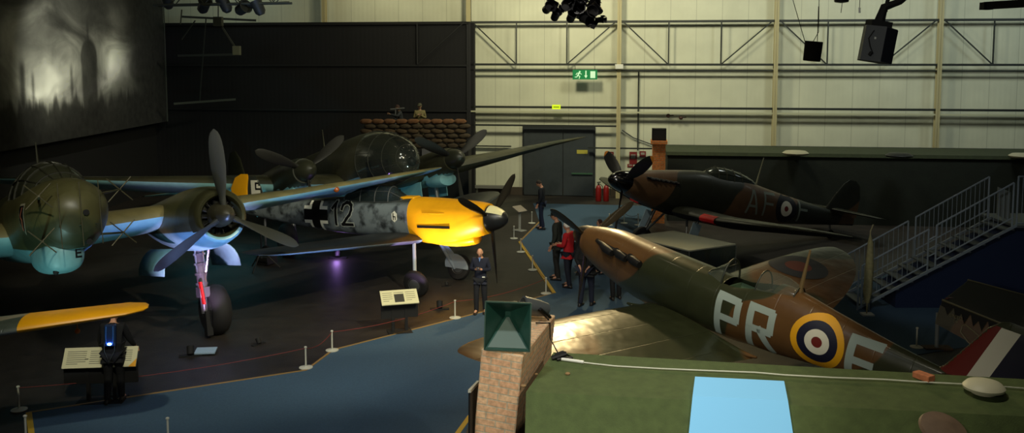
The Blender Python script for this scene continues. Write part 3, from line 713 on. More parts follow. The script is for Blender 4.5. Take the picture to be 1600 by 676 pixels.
for x_ in (1.5, 1.05, .45, -.3):
    zc_, w_, ht_, hb_ = crom(tab, x_)
    b.tube([O_((x_, (w_+.004)*cos(2*pi*i/36), zc_+((ht_ if sin(2*pi*i/36) > 0 else hb_)+.004)*sin(2*pi*i/36)), off) for i in range(37)], .009, 6)
for k in range(10):
    a_ = 2*pi*(k+.5)/10; pts = []
    for j in range(14):
        x_ = 1.58-j*1.88/13; zc_, w_, ht_, hb_ = crom(tab, x_); s2 = sin(a_)
        pts.append(O_((x_, (w_+.004)*cos(a_), zc_+((ht_ if s2 > 0 else hb_)+.004)*s2), off))
    b.tube(pts, .007, 6)
b.build('nose_frame', mat('nose_frame', (46,48,40), .5), root)
b = MB(); b.ball(O_((1.45,.15,-.1),off), .15, n=14); b.build('nose_gun_mount', black, root)
b = MB(); b.box(tuple(O_((-.25,-.5,-.5),off)), tuple(O_((.1,.1,.15),off))); bevel(b.build('crew_seat', matt_black, root), .04)
b = MB(); b.tube([O_((-4.2,0,1.0),off), O_((-4.2,0,1.7),off)], [.03,.012], 6); b.build('aerial_mast', frame_m, root)
wst = [(.6,-1.3,4.2,-.45,.18),(2.6,-1.35,3.9,-.30,.18),(5.5,-1.9,3.0,.05,.16),(9,-2.5,1.9,.50,.11),(10.6,-2.9,1.1,.68,.09),(11.1,-3.2,.6,.74,.07),(11.3,-3.4,.2,.76,.05)]
for s_ in (1, -1):
    wing('wing', wst, [he_olive, rlm_blue], root, off, s_, wrap=(5 if s_ > 0 else 0))
    yc = s_*2.6
    nt = [(-.1,0,.36,.36,.38),(-.4,0,.42,.40,.48),(-1.2,-.05,.48,.44,.62),(-2.2,-.1,.5,.42,.66),(-3.4,-.15,.44,.32,.55),(-4.8,-.15,.2,.15,.3),(-5.3,-.15,.03,.03,.03)]
    loft('engine_nacelle', nt, [he_olive, rlm_blue], root, off, n=36, yc=yc, low=lambda x: -.45, step=.2)
    loft('radiator_scoop', [(-.5,-.62,.03,.03,.03),(-.55,-.62,.32,.2,.2),(-1.4,-.62,.34,.2,.2),(-2,-.6,.1,.1,.1)], [rlm_blue], root, off, n=24, yc=yc)
    pr = MB(); spinner(pr, .48, .33, 0, yc, 0, off=off); PR = pr.build('spinner', mat('spinner_dark_green', (46,48,36), .4), root)
    for a_ in ((57,-63,177) if s_ == 1 else (-66,54,174)):
        q = MB(); blade(q, a_, 1.62, .34, .15, .05, None, yc, 0, off=off); q.build('propeller_blade', mat('prop_dark', (26,26,22), .6), PR)
    b = MB(); b.tube([O_((-1.4,yc,-.6),off), O_((-1.3,yc,-2.0),off)], .07, 10); g = b.build('undercarriage_leg', grey_metal, root)
    wheel('wheel', g, O_((-1.3,yc+.25*s_,-1.98),off), .52, .35, (0,1,0), rubber, grey_metal)
    for d_ in (1, -1):
        b = MB(); b.bar(O_((-1.5,yc+d_*.5,-.85),off), O_((-2.8,yc+d_*.55,-.85),off), .03, .55); b.build('gear_door', rlm_blue, root)
for s_ in (1, -1): wing('tailplane', [(.1,-12,2.1,.45,.1),(3,-12.4,1.4,.5,.09),(3.9,-12.9,.6,.5,.07)], [he_olive, rlm_blue], root, off, s_)
wing('fin', [(.3,-11.9,2.4,0,.09),(1.7,-12.6,1.6,0,.08),(2.1,-13.1,.7,0,.06)], [he_olive, he_olive], root, off, 1, vertical=True)
# ---------------------------------------------------------------- far right fighter AF F
root, off = airroot('fighter_aircraft', 'dark brown and green fighter coded AF F with a glossy black spinner, at right', 'aircraft', (4.44, 27.03, 203.5, 11.8, 1.0), (-1.7, -2.0))
tab = [(0,0,.30,.30,.32),(-.2,0,.36,.36,.42),(-.9,0,.42,.48,.60),(-1.8,0,.46,.62,.72),(-2.6,0,.48,.72,.76),(-3.4,0,.48,.70,.76),(-4.2,.0,.46,.72,.72),(-4.9,0,.42,.60,.62),(-6,0,.33,.46,.46),(-7.2,0,.22,.34,.32),(-8.2,0,.1,.25,.2),(-9,0,.03,.2,.12)]
fus = loft('fuselage', tab, [hur_camo, matt_black], root, off, exp=2.1, n=44, low=lambda x: -.62+max(0, -x-4.5)*.12)
hum = [(-2.6,.60,.03,.03,.03),(-2.8,.58,.22,.20,.1),(-3.1,.58,.27,.34,.1),(-3.8,.58,.27,.34,.1),(-4.5,.58,.2,.18,.1),(-4.9,.52,.03,.03,.03)]
loft('canopy', hum, mat('dark_perspex', (50,56,50), .1, coat=.4), root, off, n=28)
b = MB()
for x_ in (-2.8,-3.1,-3.4,-3.7,-4.0):
    zc_, w_, ht_, hb_ = crom(hum, x_); b.tube([O_((x_, (w_+.005)*cos(pi*i/14), zc_+(ht_+.005)*sin(pi*i/14)), off) for i in range(15)], .014, 6)
for a_ in (30, 90, 150):
    b.tube([O_((x_, (crom(hum, x_)[1]+.005)*cos(rad(a_)), .6+(crom(hum, x_)[2]+.005)*sin(rad(a_))), off) for x_ in (-2.75,-3.1,-3.5,-4.0,-4.4)], .012, 6)
b.build('canopy_frame', frame_m, root)
b = MB(); b.tube([O_((-4.75,0,.6),off), O_((-4.85,0,1.5),off)], [.03,.014], 8); b.build('aerial_mast', mat('mast_pale', (150,150,125), .5), root)
wst = [(.4,-1.55,2.5,-.62,.16),(2.2,-1.72,2.3,-.58,.15),(4.6,-2.05,1.75,-.34,.12),(5.5,-2.3,1.3,-.25,.1),(5.95,-2.6,.8,-.2,.08),(6.1,-2.9,.3,-.18,.06)]
for s_ in (1, -1):
    w_ = wing('wing', wst, [hur_camo, matt_black], root, off, s_)
    b = MB(); 
    V = []; 
    for y_ in (1.65, 2.25):
        xl, c_, z_, t_ = interp(wst, y_)
        for (uu, hh) in [(.12,.62),(.05,.62),(.0,.3),(-.012,0),(0,-.3),(.05,-.5),(.12,-.5)]: V.append(O_((xl-uu*c_, s_*y_, z_+hh*c_*t_*.62), off))
    b.add(V, [(i, i+1, 8+i, 7+i) for i in range(6)]); b.build('red_gun_patch', mat('signal_red', (225,25,15), .5), root)
for s_ in (1, -1):
    wing('tailplane', [(.05,-7.9,1.2,.3,.1),(1.4,-8.1,.9,.3,.08),(1.75,-8.35,.4,.3,.06)], [hur_camo, matt_black], root, off, s_)
    b = MB()
    for k in range(6):
        x_ = -.62-.17*k; b.tube([O_((x_, s_*.38, .24), off), O_((x_-.12, s_*.47, .22), off)], [.05,.04], 8)
    b.tube([O_((-.5,s_*.385,.24),off), O_((-1.6,s_*.44,.22),off)], .035, 8)
    b.build('exhaust_stack', black, root)
wing('fin', [(.15,-7.6,1.5,0,.09),(.8,-8.0,1.1,0,.08),(1.2,-8.3,.7,0,.07),(1.35,-8.5,.3,0,.05)], [hur_camo, hur_camo], root, off, 1, vertical=True)
rc = O_((-5.82, 0, .05), off)
for nme, r0, r1, m_ in (('roundel_blue_ring',.24,.45,mat('roundel_dark_blue', (14,15,24), .6)),('roundel_white_ring',.085,.24,rwhite),('roundel_red_disc',0,.085,rred)):
    decal(nme, ringpoly(r0, r1), m_, root, fus, rc, (-1,0,0), (0,0,1), (0,-1,0), .006, .07)
for ch, ox in (('A', -1.62), ('F', -.93), ('F', .58)):
    decal('code_letter', glyph(ch, .42, .075, ox, -.30), mat('code_letter_dull', (110,120,112), .6), root, fus, rc, (-1,0,0), (0,0,1), (0,-1,0), .006, .07)
pr = MB(); spinner(pr, .55, .34, 0, off=off, blunt=.6); PR = pr.build('spinner', mat('gloss_black', (8,8,9), .12, coat=.6), root)
for a_ in (58, -62, 178):
    q = MB(); blade(q, a_, 1.58, .36, .15, .02, .90, off=off, twist=(-45,-12)); q.build('propeller_blade', [black, mat('tip_orange', (190,120,40), .5)], PR)
for s_ in (1, -1):
    b = MB(); b.tube([O_((-2.0,s_*1.15,-.7),off), O_((-1.7,s_*1.2,-1.7),off)], .05, 10); b.tube([O_((-2.0,s_*.6,-.75),off), O_((-1.75,s_*1.15,-1.5),off)], .035, 8); g = b.build('undercarriage_leg', grey_metal, root)
    b = MB(); b.bar(O_((-1.9,s_*1.28,-.8),off), O_((-1.72,s_*1.33,-1.6),off), .3, .03); b.build('gear_door', mat('door_pale_blue', (130,150,160), .4), g)
    wheel('wheel', g, O_((-1.7,s_*1.15,-1.66),off), .34, .2, (0,1,0), rubber, grey_metal)
b = MB(); b.tube([O_((-8.0,0,-.1),off), O_((-8.1,0,-.6),off)], .035, 8); g = b.build('tail_leg', grey_metal, root)
wheel('tail_wheel', g, O_((-8.1,0,-.52),off), .15, .1, (0,1,0), rubber, grey_metal)
# ---------------------------------------------------------------- aircraft at the left edge: only its yellow tipped wing shows
tip = atY(232, 478, 13.6); rt = atY(0, 508, 13.0)
dirv = (rt-tip).normalized()
root = thing('parked_aircraft', 'aircraft at the lower left edge with a yellow wing tip over the information board', 'aircraft', (tip.x-7.4, 11.9, 0))
ang_w = atan2(-dirv.y, -dirv.x)
nt_camo = camo('wing_streak_camo', (140,130,105), (70,78,66), 1.6, .5, .4, .2, (5,2,1))
T0 = tip-root.location
V = []; Fc = []; Mi = []; na = len(AF); Lr = 2*na-2
sts = [(0,.2,.03,.02),(.06,.45,.07,.0),(.3,.72,.11,0),(1.72,.95,.17,0),(1.74,.95,.17,0),(7.5,1.6,.3,0)]
for (d_, c_, t_, z_) in sts:
    ctr = T0+dirv*d_
    nrm = Vector((dirv.y, -dirv.x, 0)).normalized()      # chord direction: leading edge towards the camera
    if nrm.y > 0: nrm = -nrm
    R_ = [(u, h*t_*.5) for u, h in AF]+[(u, -h*t_*.5) for u, h in AF[-2:0:-1]]
    for u, h in R_: V.append(ctr+nrm*(c_*(.45-u))+Vector((0,0,h)))
for j in range(len(sts)-1):
    for i in range(Lr):
        Fc.append((j*Lr+i, j*Lr+(i+1)%Lr, (j+1)*Lr+(i+1)%Lr, (j+1)*Lr+i)); Mi.append(0 if j < 3 else (1 if i < na-1 else 2))
Fc.append(tuple(range(Lr))); Mi.append(0)
o = mesh('wing', V, Fc, [yellow_p, nt_camo, mat('underwing_grey', (150,160,155), .5)], root, True, Mi)
fl_ = loft('fuselage', [(2.6,1.7,.05,.05,.05),(2.2,1.7,.4,.42,.42),(0,1.7,.5,.55,.55),(-3,1.6,.25,.3,.3),(-4.5,1.55,.05,.1,.1)], [nt_camo], root, (0,0,0), n=24, step=.3)
fl_.rotation_euler = (0, 0, -pi/2); 
b = MB(); b.tube([(.4,-.9,1.4),(.5,-1.0,.3)], .06, 8); b.tube([(-.4,-.9,1.4),(-.5,-1.0,.3)], .06, 8); g = b.build('undercarriage_leg', grey_metal, root)
wheel('wheel', g, (.55,-1.0,.32), .32, .2, (1,0,0), rubber, grey_metal); wheel('wheel', g, (-.55,-1.0,.32), .32, .2, (1,0,0), rubber, grey_metal)
b = MB(); pb = atY(121, 517, 13.3)-root.location; b.tube([pb, pb+Vector((0,0,.24))], .006, 6); b.ball(pb, .04, n=12); b.build('hanging_orange_ball', mat('orange', (225,120,15), .5), root)
b = MB(); b.tube([atY(204,492,13.6)-root.location, atY(204,482,13.6)-root.location], .012, 6); b.build('wing_tip_rod', grey_metal, root)
# ================================================================== SETTING
TH = -.12817; WD = 6.3726
def WP(n, z, out=0.0):
    """point on the line of the rear columns; out = metres towards the camera"""
    return Vector((4.485+n*WD*cos(TH)+out*sin(TH), 38.357+n*WD*sin(TH)-out*cos(TH), z))
def wn_x(x):
    lo, hi = -6., 6.
    for _ in range(40):
        m_ = (lo+hi)/2; p = WP(m_, 3); v = p-Vector((0,0,H)); d = v.y*cos(PT)-v.z*sin(PT)
        if 800+F*p.x/d < x: lo = m_
        else: hi = m_
    return lo
def wz(x, y, out=0.0):
    """height on the wall at pixel x, y"""
    n_ = wn_x(x); p = WP(n_, 0, out); d = ray(x, y); return H+d.z*(p.y/d.y)
# floor
fm = mat('floor_dark', (42,37,32), .55, noise=.3, nscale=3, bump=.25, bscale=30)
b = MB(); b.box((-18,2,-.2), (26,48,0)); struct(b.build('floor', fm, smooth=False))
# rear wall cladding with panel joints
def clad(name, rgb, rough=.5):
    m = bpy.data.materials.new(name); m.use_nodes = True; nt = m.node_tree; L = nt.links; N = nt.nodes; b = N['Principled BSDF']
    b.inputs['Roughness'].default_value = rough
    tc = N.new('ShaderNodeTexCoord'); sp = N.new('ShaderNodeSeparateXYZ'); L.new(tc.outputs['Object'], sp.inputs[0])
    mo = N.new('ShaderNodeMath'); mo.operation = 'PINGPONG'; mo.inputs[1].default_value = .53; L.new(sp.outputs[0], mo.inputs[0])
    r = N.new('ShaderNodeMapRange'); r.inputs['From Min'].default_value = 0; r.inputs['From Max'].default_value = .02; r.inputs['To Min'].default_value = .65; L.new(mo.outputs[0], r.inputs['Value'])
    n = N.new('ShaderNodeTexNoise'); n.inputs['Scale'].default_value = .9; n.inputs['Detail'].default_value = 5; L.new(tc.outputs['Object'], n.inputs['Vector'])
    r2 = N.new('ShaderNodeMapRange'); r2.inputs['From Min'].default_value = .3; r2.inputs['From Max'].default_value = .7; r2.inputs['To Min'].default_value = .92; r2.inputs['To Max'].default_value = 1.06; L.new(n.outputs['Fac'], r2.inputs['Value'])
    mu = N.new('ShaderNodeMath'); mu.operation = 'MULTIPLY'; L.new(r.outputs[0], mu.inputs[0]); L.new(r2.outputs[0], mu.inputs[1])
    sc = N.new('ShaderNodeVectorMath'); sc.operation = 'SCALE'; sc.inputs[0].default_value = srgb(rgb)[:3]; L.new(mu.outputs[0], sc.inputs['Scale']); L.new(sc.outputs[0], b.inputs['Base Color'])
    # shallow ribs
    wv = N.new('ShaderNodeTexWave'); wv.inputs['Scale'].default_value = 1.6; L.new(tc.outputs['Object'], wv.inputs['Vector'])
    bp = N.new('ShaderNodeBump'); bp.inputs['Strength'].default_value = .12; bp.inputs['Distance'].default_value = .02; L.new(wv.outputs['Fac'], bp.inputs['Height']); L.new(bp.outputs[0], b.inputs['Normal'])
    return m
wallm = clad('cream_cladding', (205,206,182)); wdark = clad('dark_cladding', (13,13,16), .85)
def wbox(name, n0, n1, z0, z1, o0, o1, m, sm=False):
    """box along the rear wall between out distances o0 < o1, its own x axis running along the wall"""
    b = MB(); L0 = n0*WD; L1 = n1*WD
    b.box((L0, -o1, z0), (L1, -o0, z1)); o = b.build(name, m, smooth=sm)
    o.location = (4.485, 38.357, 0); o.rotation_euler = (0, 0, TH); return o
struct(wbox('wall_back', -1.0, 4.0, 0, 10.5, -.6, -.4, wallm))
struct(wbox('wall_back', -3.3, -1.0, 7.42, 10.5, -.6, -.4, wallm))
struct(wbox('wall_back', -3.4, -.965, 0, 7.40, -.3, .05, wdark))
b = MB(); b.box((-16.3,2,0), (-16,42,10.5)); struct(b.build('wall_left', matt_black, smooth=False))
b = MB(); b.box((-18,2,11.5), (28,46,11.7)); struct(b.build('ceiling', mat('ceiling_dark', (22,22,24), .9), smooth=False))
# steel columns
colm = mat('column_cream', (178,168,128), .5)
for i in range(-3, 3):
    zt = 10.5; z0 = 7.45 if i < -1 else 0
    if i == -3: continue
    b = MB(); w_ = .085
    for lo, hi in (((-w_,-.12,z0),(w_,-.10,zt)), ((-w_,.10,z0),(w_,.12,zt)), ((-.01,-.12,z0),(.01,.12,zt))): b.box(lo, hi)
    o = b.build('trim_'+str(i+4), colm if i != -1 else (colm if False else mat('column_dark', (30,30,32), .6)), smooth=False); o.location = WP(i, 0); o.rotation_euler = (0,0,TH); struct(o)
# white top of the column at the edge of the dark wall
b = MB(); b.box((-.09,-.14,7.45), (.09,.0,10.5)); o = b.build('trim_9', colm, smooth=False); o.location = WP(-1, 0, .05); o.rotation_euler = (0,0,TH); struct(o)
# horizontal rails of the wall frame
rail_d = mat('rail_dark', (38,42,38), .5); rail_l = mat('rail_pale', (185,185,155), .5)
Zr1, Zr2, Zr2b, Zr3, Zr3b, Zr4, Zr5 = 7.42, 5.64, 5.40, 3.83, 3.64, 3.05, 2.12
k = 10
def rail(n0, n1, z, h, m, o0=-.05, o1=.05):
    global k; k += 1; return struct(wbox('trim_'+str(k), n0, n1, z-h/2, z+h/2, o0, o1, m))
rail(-1, 3.5, Zr1, .10, rail_d); rail(-1, 3.5, Zr2, .09, rail_d); rail(-1, 3.5, Zr2b, .05, rail_d)
rail(-1.02, 3.5, Zr3, .09, rail_d); rail(-1.05, 3.5, Zr3b, .06, rail_l, -.02, .10); rail(-1, -.0, Zr4, .07, rail_d)
rail(-1, -.72, Zr5, .05, rail_d, -.3, -.2); rail(-.2, .30, Zr5, .06, rail_d); rail(-1, -.72, .35, .12, mat('skirting_grey', (120,120,112), .5), -.35, -.1)
rail(-.95, 1, .17, .34, mat('skirting_brown', (70,60,48), .7), -.45, -.3)
rail(-3.3, -1, Zr1-.02, .12, matt_black, .02, .14); rail(-3.3, -1, Zr2-.05, .07, mat('rail_black', (26,27,28), .5), .05, .12); rail(-3.3, -1, Zr3b, .07, MATS['rail_black'], .05, .12)
# verticals and knee braces
def brace(n0, z0, n1, z1, w=.05, m=rail_d, out=.0):
    global k; k += 1; b = MB(); b.bar(WP(n0, z0, out), WP(n1, z1, out), w); struct(b.build('trim_'+str(k), m, smooth=False))
for i in range(-1, 3):
    brace(i+.32, Zr1, i+.32, Zr2); brace(i+.655, Zr1, i+.655, Zr2); brace(i+.03, Zr1-.03, i+.32, Zr2); brace(i+.655, Zr2, i+.97, Zr1-.03)
brace(-1.35, Zr1, -1.35, Zr2, .05, MATS['rail_black'], .12); brace(-1.35, Zr2, -1.03, Zr1, .05, MATS['rail_black'], .12)
# double door
d0, d1 = wn_x(815), wn_x(930)
dz = wz(870, 198)
doorm = mat('door_grey', (52,58,60), .55, noise=.1)
o = struct(wbox('door_1', d0, d1, 0, dz, -.40, -.30, mat('door_frame', (40,44,46), .5)))
def wchild(name, parent, n0, n1, z0, z1, o0, o1, m):
    o = wbox(name, n0, n1, z0, z1, o0, o1, m); o.parent = parent; o.location = (0,0,0); o.rotation_euler = (0,0,0); return o
md_ = (d0+d1)/2+.03
wchild('door_leaf', o, d0+.012, md_-.003, .03, dz-.08, -.30, -.25, doorm); wchild('door_leaf', o, md_+.003, d1-.012, .03, dz-.08, -.30, -.25, doorm)
wchild('push_bar', o, wn_x(893), wn_x(926), wz(905,272)-.03, wz(905,272)+.03, -.25, -.18, mat('push_bar_green', (60,95,70), .4))
ys = wchild('notice_plate', o, wn_x(901), wn_x(918), wz(908,241), wz(908,235), -.25, -.24, mat('plate_yellow', (185,175,70), .5))
# carpets
carpet = mat('blue_carpet', (58,84,106), .95, noise=.12, nscale=40, bump=.1, bscale=90)
def carp(pix, label, z=.012):
    P = [atz(x, y, 0) for x, y in pix] if not isinstance(pix[0], Vector) else pix
    n = len(P); V = [(p.x, p.y, z) for p in P]+[(p.x, p.y, .001) for p in P]
    bm = bmesh.new(); vs = [bm.verts.new(v) for v in V]
    top = bm.faces.new(vs[:n])
    for i in range(n): bm.faces.new((vs[i], vs[(i+1)%n], vs[n+(i+1)%n], vs[n+i]))
    bmesh.ops.triangulate(bm, faces=[top]); bmesh.ops.recalc_face_normals(bm, faces=bm.faces)
    me = bpy.data.meshes.new('floor'); bm.to_mesh(me); bm.free()
    o = link('floor', me, carpet, None, False); return struct(o)
q0 = atz(62,760)
main_edge = [(45,645),(478,579),(521,547),(745,490),(866,458),(812,378),(843,347),(833,318)]
carp([(50,700),(45,645),(478,579),(521,547),(745,490),(866,458),(812,378),(843,347),(833,318),(1040,322),(1003,362),(1010,395),(985,430),(1010,470),(900,600),(740,640),(700,760),(60,760)], 'blue walkway carpet winding between the aircraft displays')
carp([(1175,500),(1290,466),(1330,441),(1400,425),(1640,425),(1640,520),(1400,560),(1300,560)], 'blue carpet patch below the steel staircase on the right')
edge_m = mat('edge_strip_tan', (150,120,70), .6); edge_y = mat('edge_strip_yellow', (205,165,45), .5)
def strip(a, b_, w, m):
    global k; k += 1; p, q = atz(*a), atz(*b_); d = (q-p).normalized(); nrm = Vector((-d.y, d.x, 0))*w/2
    V = [p-nrm, q-nrm, q+nrm, p+nrm]; V = [v+Vector((0,0,.02)) for v in V]+[v+Vector((0,0,.0)) for v in V]
    struct(mesh('trim_'+str(k), V, [(0,1,2,3),(0,4,5,1),(1,5,6,2),(2,6,7,3),(3,7,4,0)], m, None, False))
for a, b_ in zip(main_edge[:5], main_edge[1:5]): strip(a, b_, .05, edge_m)
strip((45,645), (52,700), .09, edge_y); strip((866,458), (812,378), .09, edge_y); strip((812,378), (843,347), .06, edge_m)
strip((735,650), (706,690), .08, edge_y)
# ------------------------------------------------------------------ mural on the left wall
def mural_mat():
    m = bpy.data.materials.new('mural_print'); m.use_nodes = True; nt = m.node_tree; L = nt.links; N = nt.nodes; b = N['Principled BSDF']; b.inputs['Roughness'].default_value = .8
    tc = N.new('ShaderNodeTexCoord'); sp = N.new('ShaderNodeSeparateXYZ'); L.new(tc.outputs['Object'], sp.inputs[0])   # y along wall, z up
    def M(op, a, b_=None, c=None):
        n = N.new('ShaderNodeMath'); n.operation = op
        for i, v in enumerate((a, b_, c)):
            if v is None: continue
            if isinstance(v, (int, float)): n.inputs[i].default_value = v
            else: L.new(v, n.inputs[i])
        return n.outputs[0]
    Y = sp.outputs[1]; Z = sp.outputs[2]
    mp = N.new('ShaderNodeMapping'); mp.inputs['Scale'].default_value = (1, .32, .55); L.new(tc.outputs['Object'], mp.inputs['Vector'])
    n1 = N.new('ShaderNodeTexNoise'); n1.inputs['Scale'].default_value = .9; n1.inputs['Detail'].default_value = 6; n1.inputs['Distortion'].default_value = 1.2; L.new(mp.outputs[0], n1.inputs['Vector'])
    def blob(cy, cz, ry, rz):
        a = M('MULTIPLY', M('SUBTRACT', Y, cy), 1/ry); c_ = M('MULTIPLY', M('SUBTRACT', Z, cz), 1/rz)
        return M('POWER', 2.718, M('MULTIPLY', M('ADD', M('MULTIPLY', a, a), M('MULTIPLY', c_, c_)), -1))
    bl = M('ADD', M('ADD', blob(35.0, 5.9, 1.5, 1.3), M('MULTIPLY', blob(30.4, 4.9, 1.9, .9), 1.6)), M('ADD', M('MULTIPLY', blob(29, 6.6, 4, 1.1), .35), M('MULTIPLY', blob(32.1, 5.6, .8, 1.2), .6)))
    v = M('MULTIPLY', bl, M('POWER', M('MULTIPLY', n1.outputs['Fac'], 1.75), 3.0))
    def ss(a, lo, hi):
        r = N.new('ShaderNodeMapRange'); r.interpolation_type = 'SMOOTHSTEP'; r.inputs['From Min'].default_value = lo; r.inputs['From Max'].default_value = hi; L.new(a, r.inputs['Value']); return r.outputs[0]
    # plain soft tower silhouettes and a ragged skyline
    def rect(y0, y1, z1):
        return M('MULTIPLY', M('MULTIPLY', ss(Y, y0-.12, y0+.12), M('SUBTRACT', 1, ss(Y, y1-.12, y1+.12))), M('SUBTRACT', 1, ss(Z, z1-.25, z1+.25)))
    dome = M('SUBTRACT', 1, ss(M('ADD', M('POWER', M('MULTIPLY', M('SUBTRACT', Y, 33.35), 1/.66), 2), M('POWER', M('MULTIPLY', M('SUBTRACT', Z, 5.9), 1/.7), 2)), .7, 1.2))
    sil = M('MAXIMUM', M('MAXIMUM', rect(32.75, 33.95, 5.9), dome), M('MAXIMUM', rect(33.25, 33.4, 7.2), rect(31.9, 32.05, 5.6)))
    sil = M('MAXIMUM', sil, M('MAXIMUM', rect(28.6, 28.9, 5.8), rect(29.3, 29.45, 5.4)))
    n2 = N.new('ShaderNodeTexNoise'); n2.noise_dimensions = '1D'; n2.inputs['Scale'].default_value = 1.6; n2.inputs['Detail'].default_value = 8; L.new(Y, n2.inputs['W'])
    sky = M('SUBTRACT', 1, ss(M('SUBTRACT', Z, M('MULTIPLY', n2.outputs['Fac'], 1.5)), 3.45, 3.95))
    sil2 = M('MAXIMUM', M('MULTIPLY', sil, .8), M('MULTIPLY', sky, .85))
    n3 = N.new('ShaderNodeTexNoise'); n3.inputs['Scale'].default_value = 3.5; n3.inputs['Detail'].default_value = 8; L.new(tc.outputs['Object'], n3.inputs['Vector'])
    base = M('MULTIPLY', n3.outputs['Fac'], .05)
    out = M('ADD', base, M('MULTIPLY', M('MULTIPLY', v, 1.0), M('SUBTRACT', 1, sil2)))
    cb = N.new('ShaderNodeCombineColor'); L.new(M('MULTIPLY', out, 1.0), cb.inputs[0]); L.new(M('MULTIPLY', out, 1.0), cb.inputs[1]); L.new(M('MULTIPLY', out, .88), cb.inputs[2])
    L.new(cb.outputs[0], b.inputs['Base Color']); return m
b = MB(); b.box((-15.45,20,3.1), (-15.4,40.6,8.45)); o = b.build('mural_banner', mural_mat(), smooth=False)
tag(o, 'large grey mural banner of smoke and dark city towers along the left wall', 'mural')
b = MB(); b.bar((-15.38,40.65,3.1), (-15.38,40.65,8.5), .04); struct(b.build('trim_60', mat('batten_grey', (80,84,76), .6), smooth=False))
# dim steel frame between mural and rear wall
fr_m = mat('frame_grey_green', (70,74,64), .6)
def pbar(name, a, ya, b_, yb, w, m): 
    q = MB(); q.bar(atY(a[0], a[1], ya), atY(b_[0], b_[1], yb), w); return q.build(name, m, smooth=False)
for i, (a, b_) in enumerate([((272,162),(368,155)), ((278,87),(366,85)), ((283,26),(400,32)), ((322,27),(312,160)), ((284,15),(282,38)), ((305,32),(284,62))]):
    struct(pbar('trim_'+str(61+i), a, 39.2 if i < 4 else 37, b_, 39.4 if i < 4 else 37, .09 if i < 3 else .04, fr_m if i < 1 or i == 4 else mat('frame_dark', (40,44,40), .6)))
# swing arm lamp near the top left
t = thing('bracket_lamp', 'small square lamp on a slanting arm hanging at upper left', 'lamp', atY(341,32,30))
L0 = t.location.copy()
b = MB(); c0 = atY(341,34,30)-L0; b.box((c0.x-.14,-.12,c0.z-.15), (c0.x+.14,.12,c0.z+.16)); bevel(b.build('junction_box', fr_m, t), .02)
b = MB(); b.bar(atY(347,42,30)-L0, atY(367,73,30)-L0, .05); b.build('arm', fr_m, t)
c1 = atY(370,79,30)-L0; b = MB(); b.box((c1.x-.12,-.1,c1.z-.15), (c1.x+.12,.1,c1.z+.15)); bevel(b.build('lamp_head', mat('lamp_head_grey', (125,128,105), .6), t), .02)
b = MB(); b.tube([atY(341,30,30)-L0, atY(341,-60,30)-L0], .02, 6); b.build('hanger', fr_m, t)
# lighting truss clutter at top left
def truss(name, label, a, b_, Y, hh, m):
    t = thing(name, label, 'truss', atY(a[0], a[1], Y)); L0 = t.location.copy()
    p = atY(a[0], a[1], Y)-L0; q = atY(b_[0], b_[1], Y)-L0; c = MB(); U_ = Vector((0,0,hh))
    for off_ in (0, .3):
        d_ = Vector((0,off_,0)); c.tube([p+d_, q+d_], .03, 8); c.tube([p+U_+d_, q+U_+d_], .03, 8)
        n_ = 8
        for i in range(n_):
            r0 = p.lerp(q, i/n_)+d_; r1 = p.lerp(q, (i+1)/n_)+d_; c.tube([r0, r1+U_] if i % 2 else [r0+U_, r1], .015, 6)
    c.build('lattice', m, t); return t, L0
tm = mat('truss_grey', (66,70,58), .6)
t, L0 = truss('lighting_truss', 'grey lighting truss hung with lamps in the top left corner', (240,8), (452,4), 24, .5, tm)
for i, (x, y, r) in enumerate([(262,2,0),(318,10,.3),(352,8,-.4),(378,14,.6),(404,12,-.3)]):
    c = MB(); M_ = Matrix.Translation(atY(x, y, 24.1)-L0+Vector((0,0,0))) @ Euler((.5+r, r*1.2, r)).to_matrix().to_4x4()
    c.lathe([(.08,-.2),(.14,-.12),(.15,.12),(.19,.2),(.16,.2),(.12,.1)], M_, 14); c.build('spot_lamp', mat('lamp_grey_dark', (48,50,44), .5), t)
# hanging cluster of black lamps, top centre
t = thing('hanging_lamp_cluster', 'cluster of black stage lamps hanging at top centre', 'lamps', atY(895,-20,26)); L0 = t.location.copy()
c = MB(); c.tube([atY(850,-6,26)-L0, atY(945,-6,26)-L0], .04, 8); c.tube([Vector((0,0,0)), Vector((0,0,2.5))], .04, 8); c.build('bar', matt_black, t)
rs = random.Random(3)
for (x, y, s_, e) in [(856,13,.16,(1.2,.5,.2)),(868,24,.15,(.9,-.4,.6)),(884,10,.17,(1.4,.3,.1)),(893,26,.16,(.8,.7,-.3)),(905,18,.2,(1.0,-.6,.2)),(915,30,.17,(1.9,.5,.8)),(922,20,.18,(1.2,.9,.0)),(934,14,.15,(.6,-.9,.3)),(936,31,.1,(1.5,.2,1.1)),(900,3,.17,(1.1,.2,.6)),(926,4,.15,(.4,.4,.2))]:
    c = MB(); M_ = Matrix.Translation(atY(x, y, 26+rs.uniform(-.15,.15))-L0) @ Euler(e).to_matrix().to_4x4()
    c.lathe([(s_*.45,-s_*1.1),(s_*.75,-s_*.9),(s_*.8,s_*.5),(s_*1.05,s_*1.1),(s_*.9,s_*1.1),(s_*.7,s_*.4)], M_, 12)
    c.box((-s_*1.0,s_*.9,s_*.6), (s_*1.0,s_*.95,s_*1.9), 0, M_); c.box((s_*.95,-s_*.8,s_*1.0), (s_*1.0,s_*.8,s_*2.0), 0, M_)
    c.build('stage_lamp', mat('lamp_black', (20,20,22), .4), t)
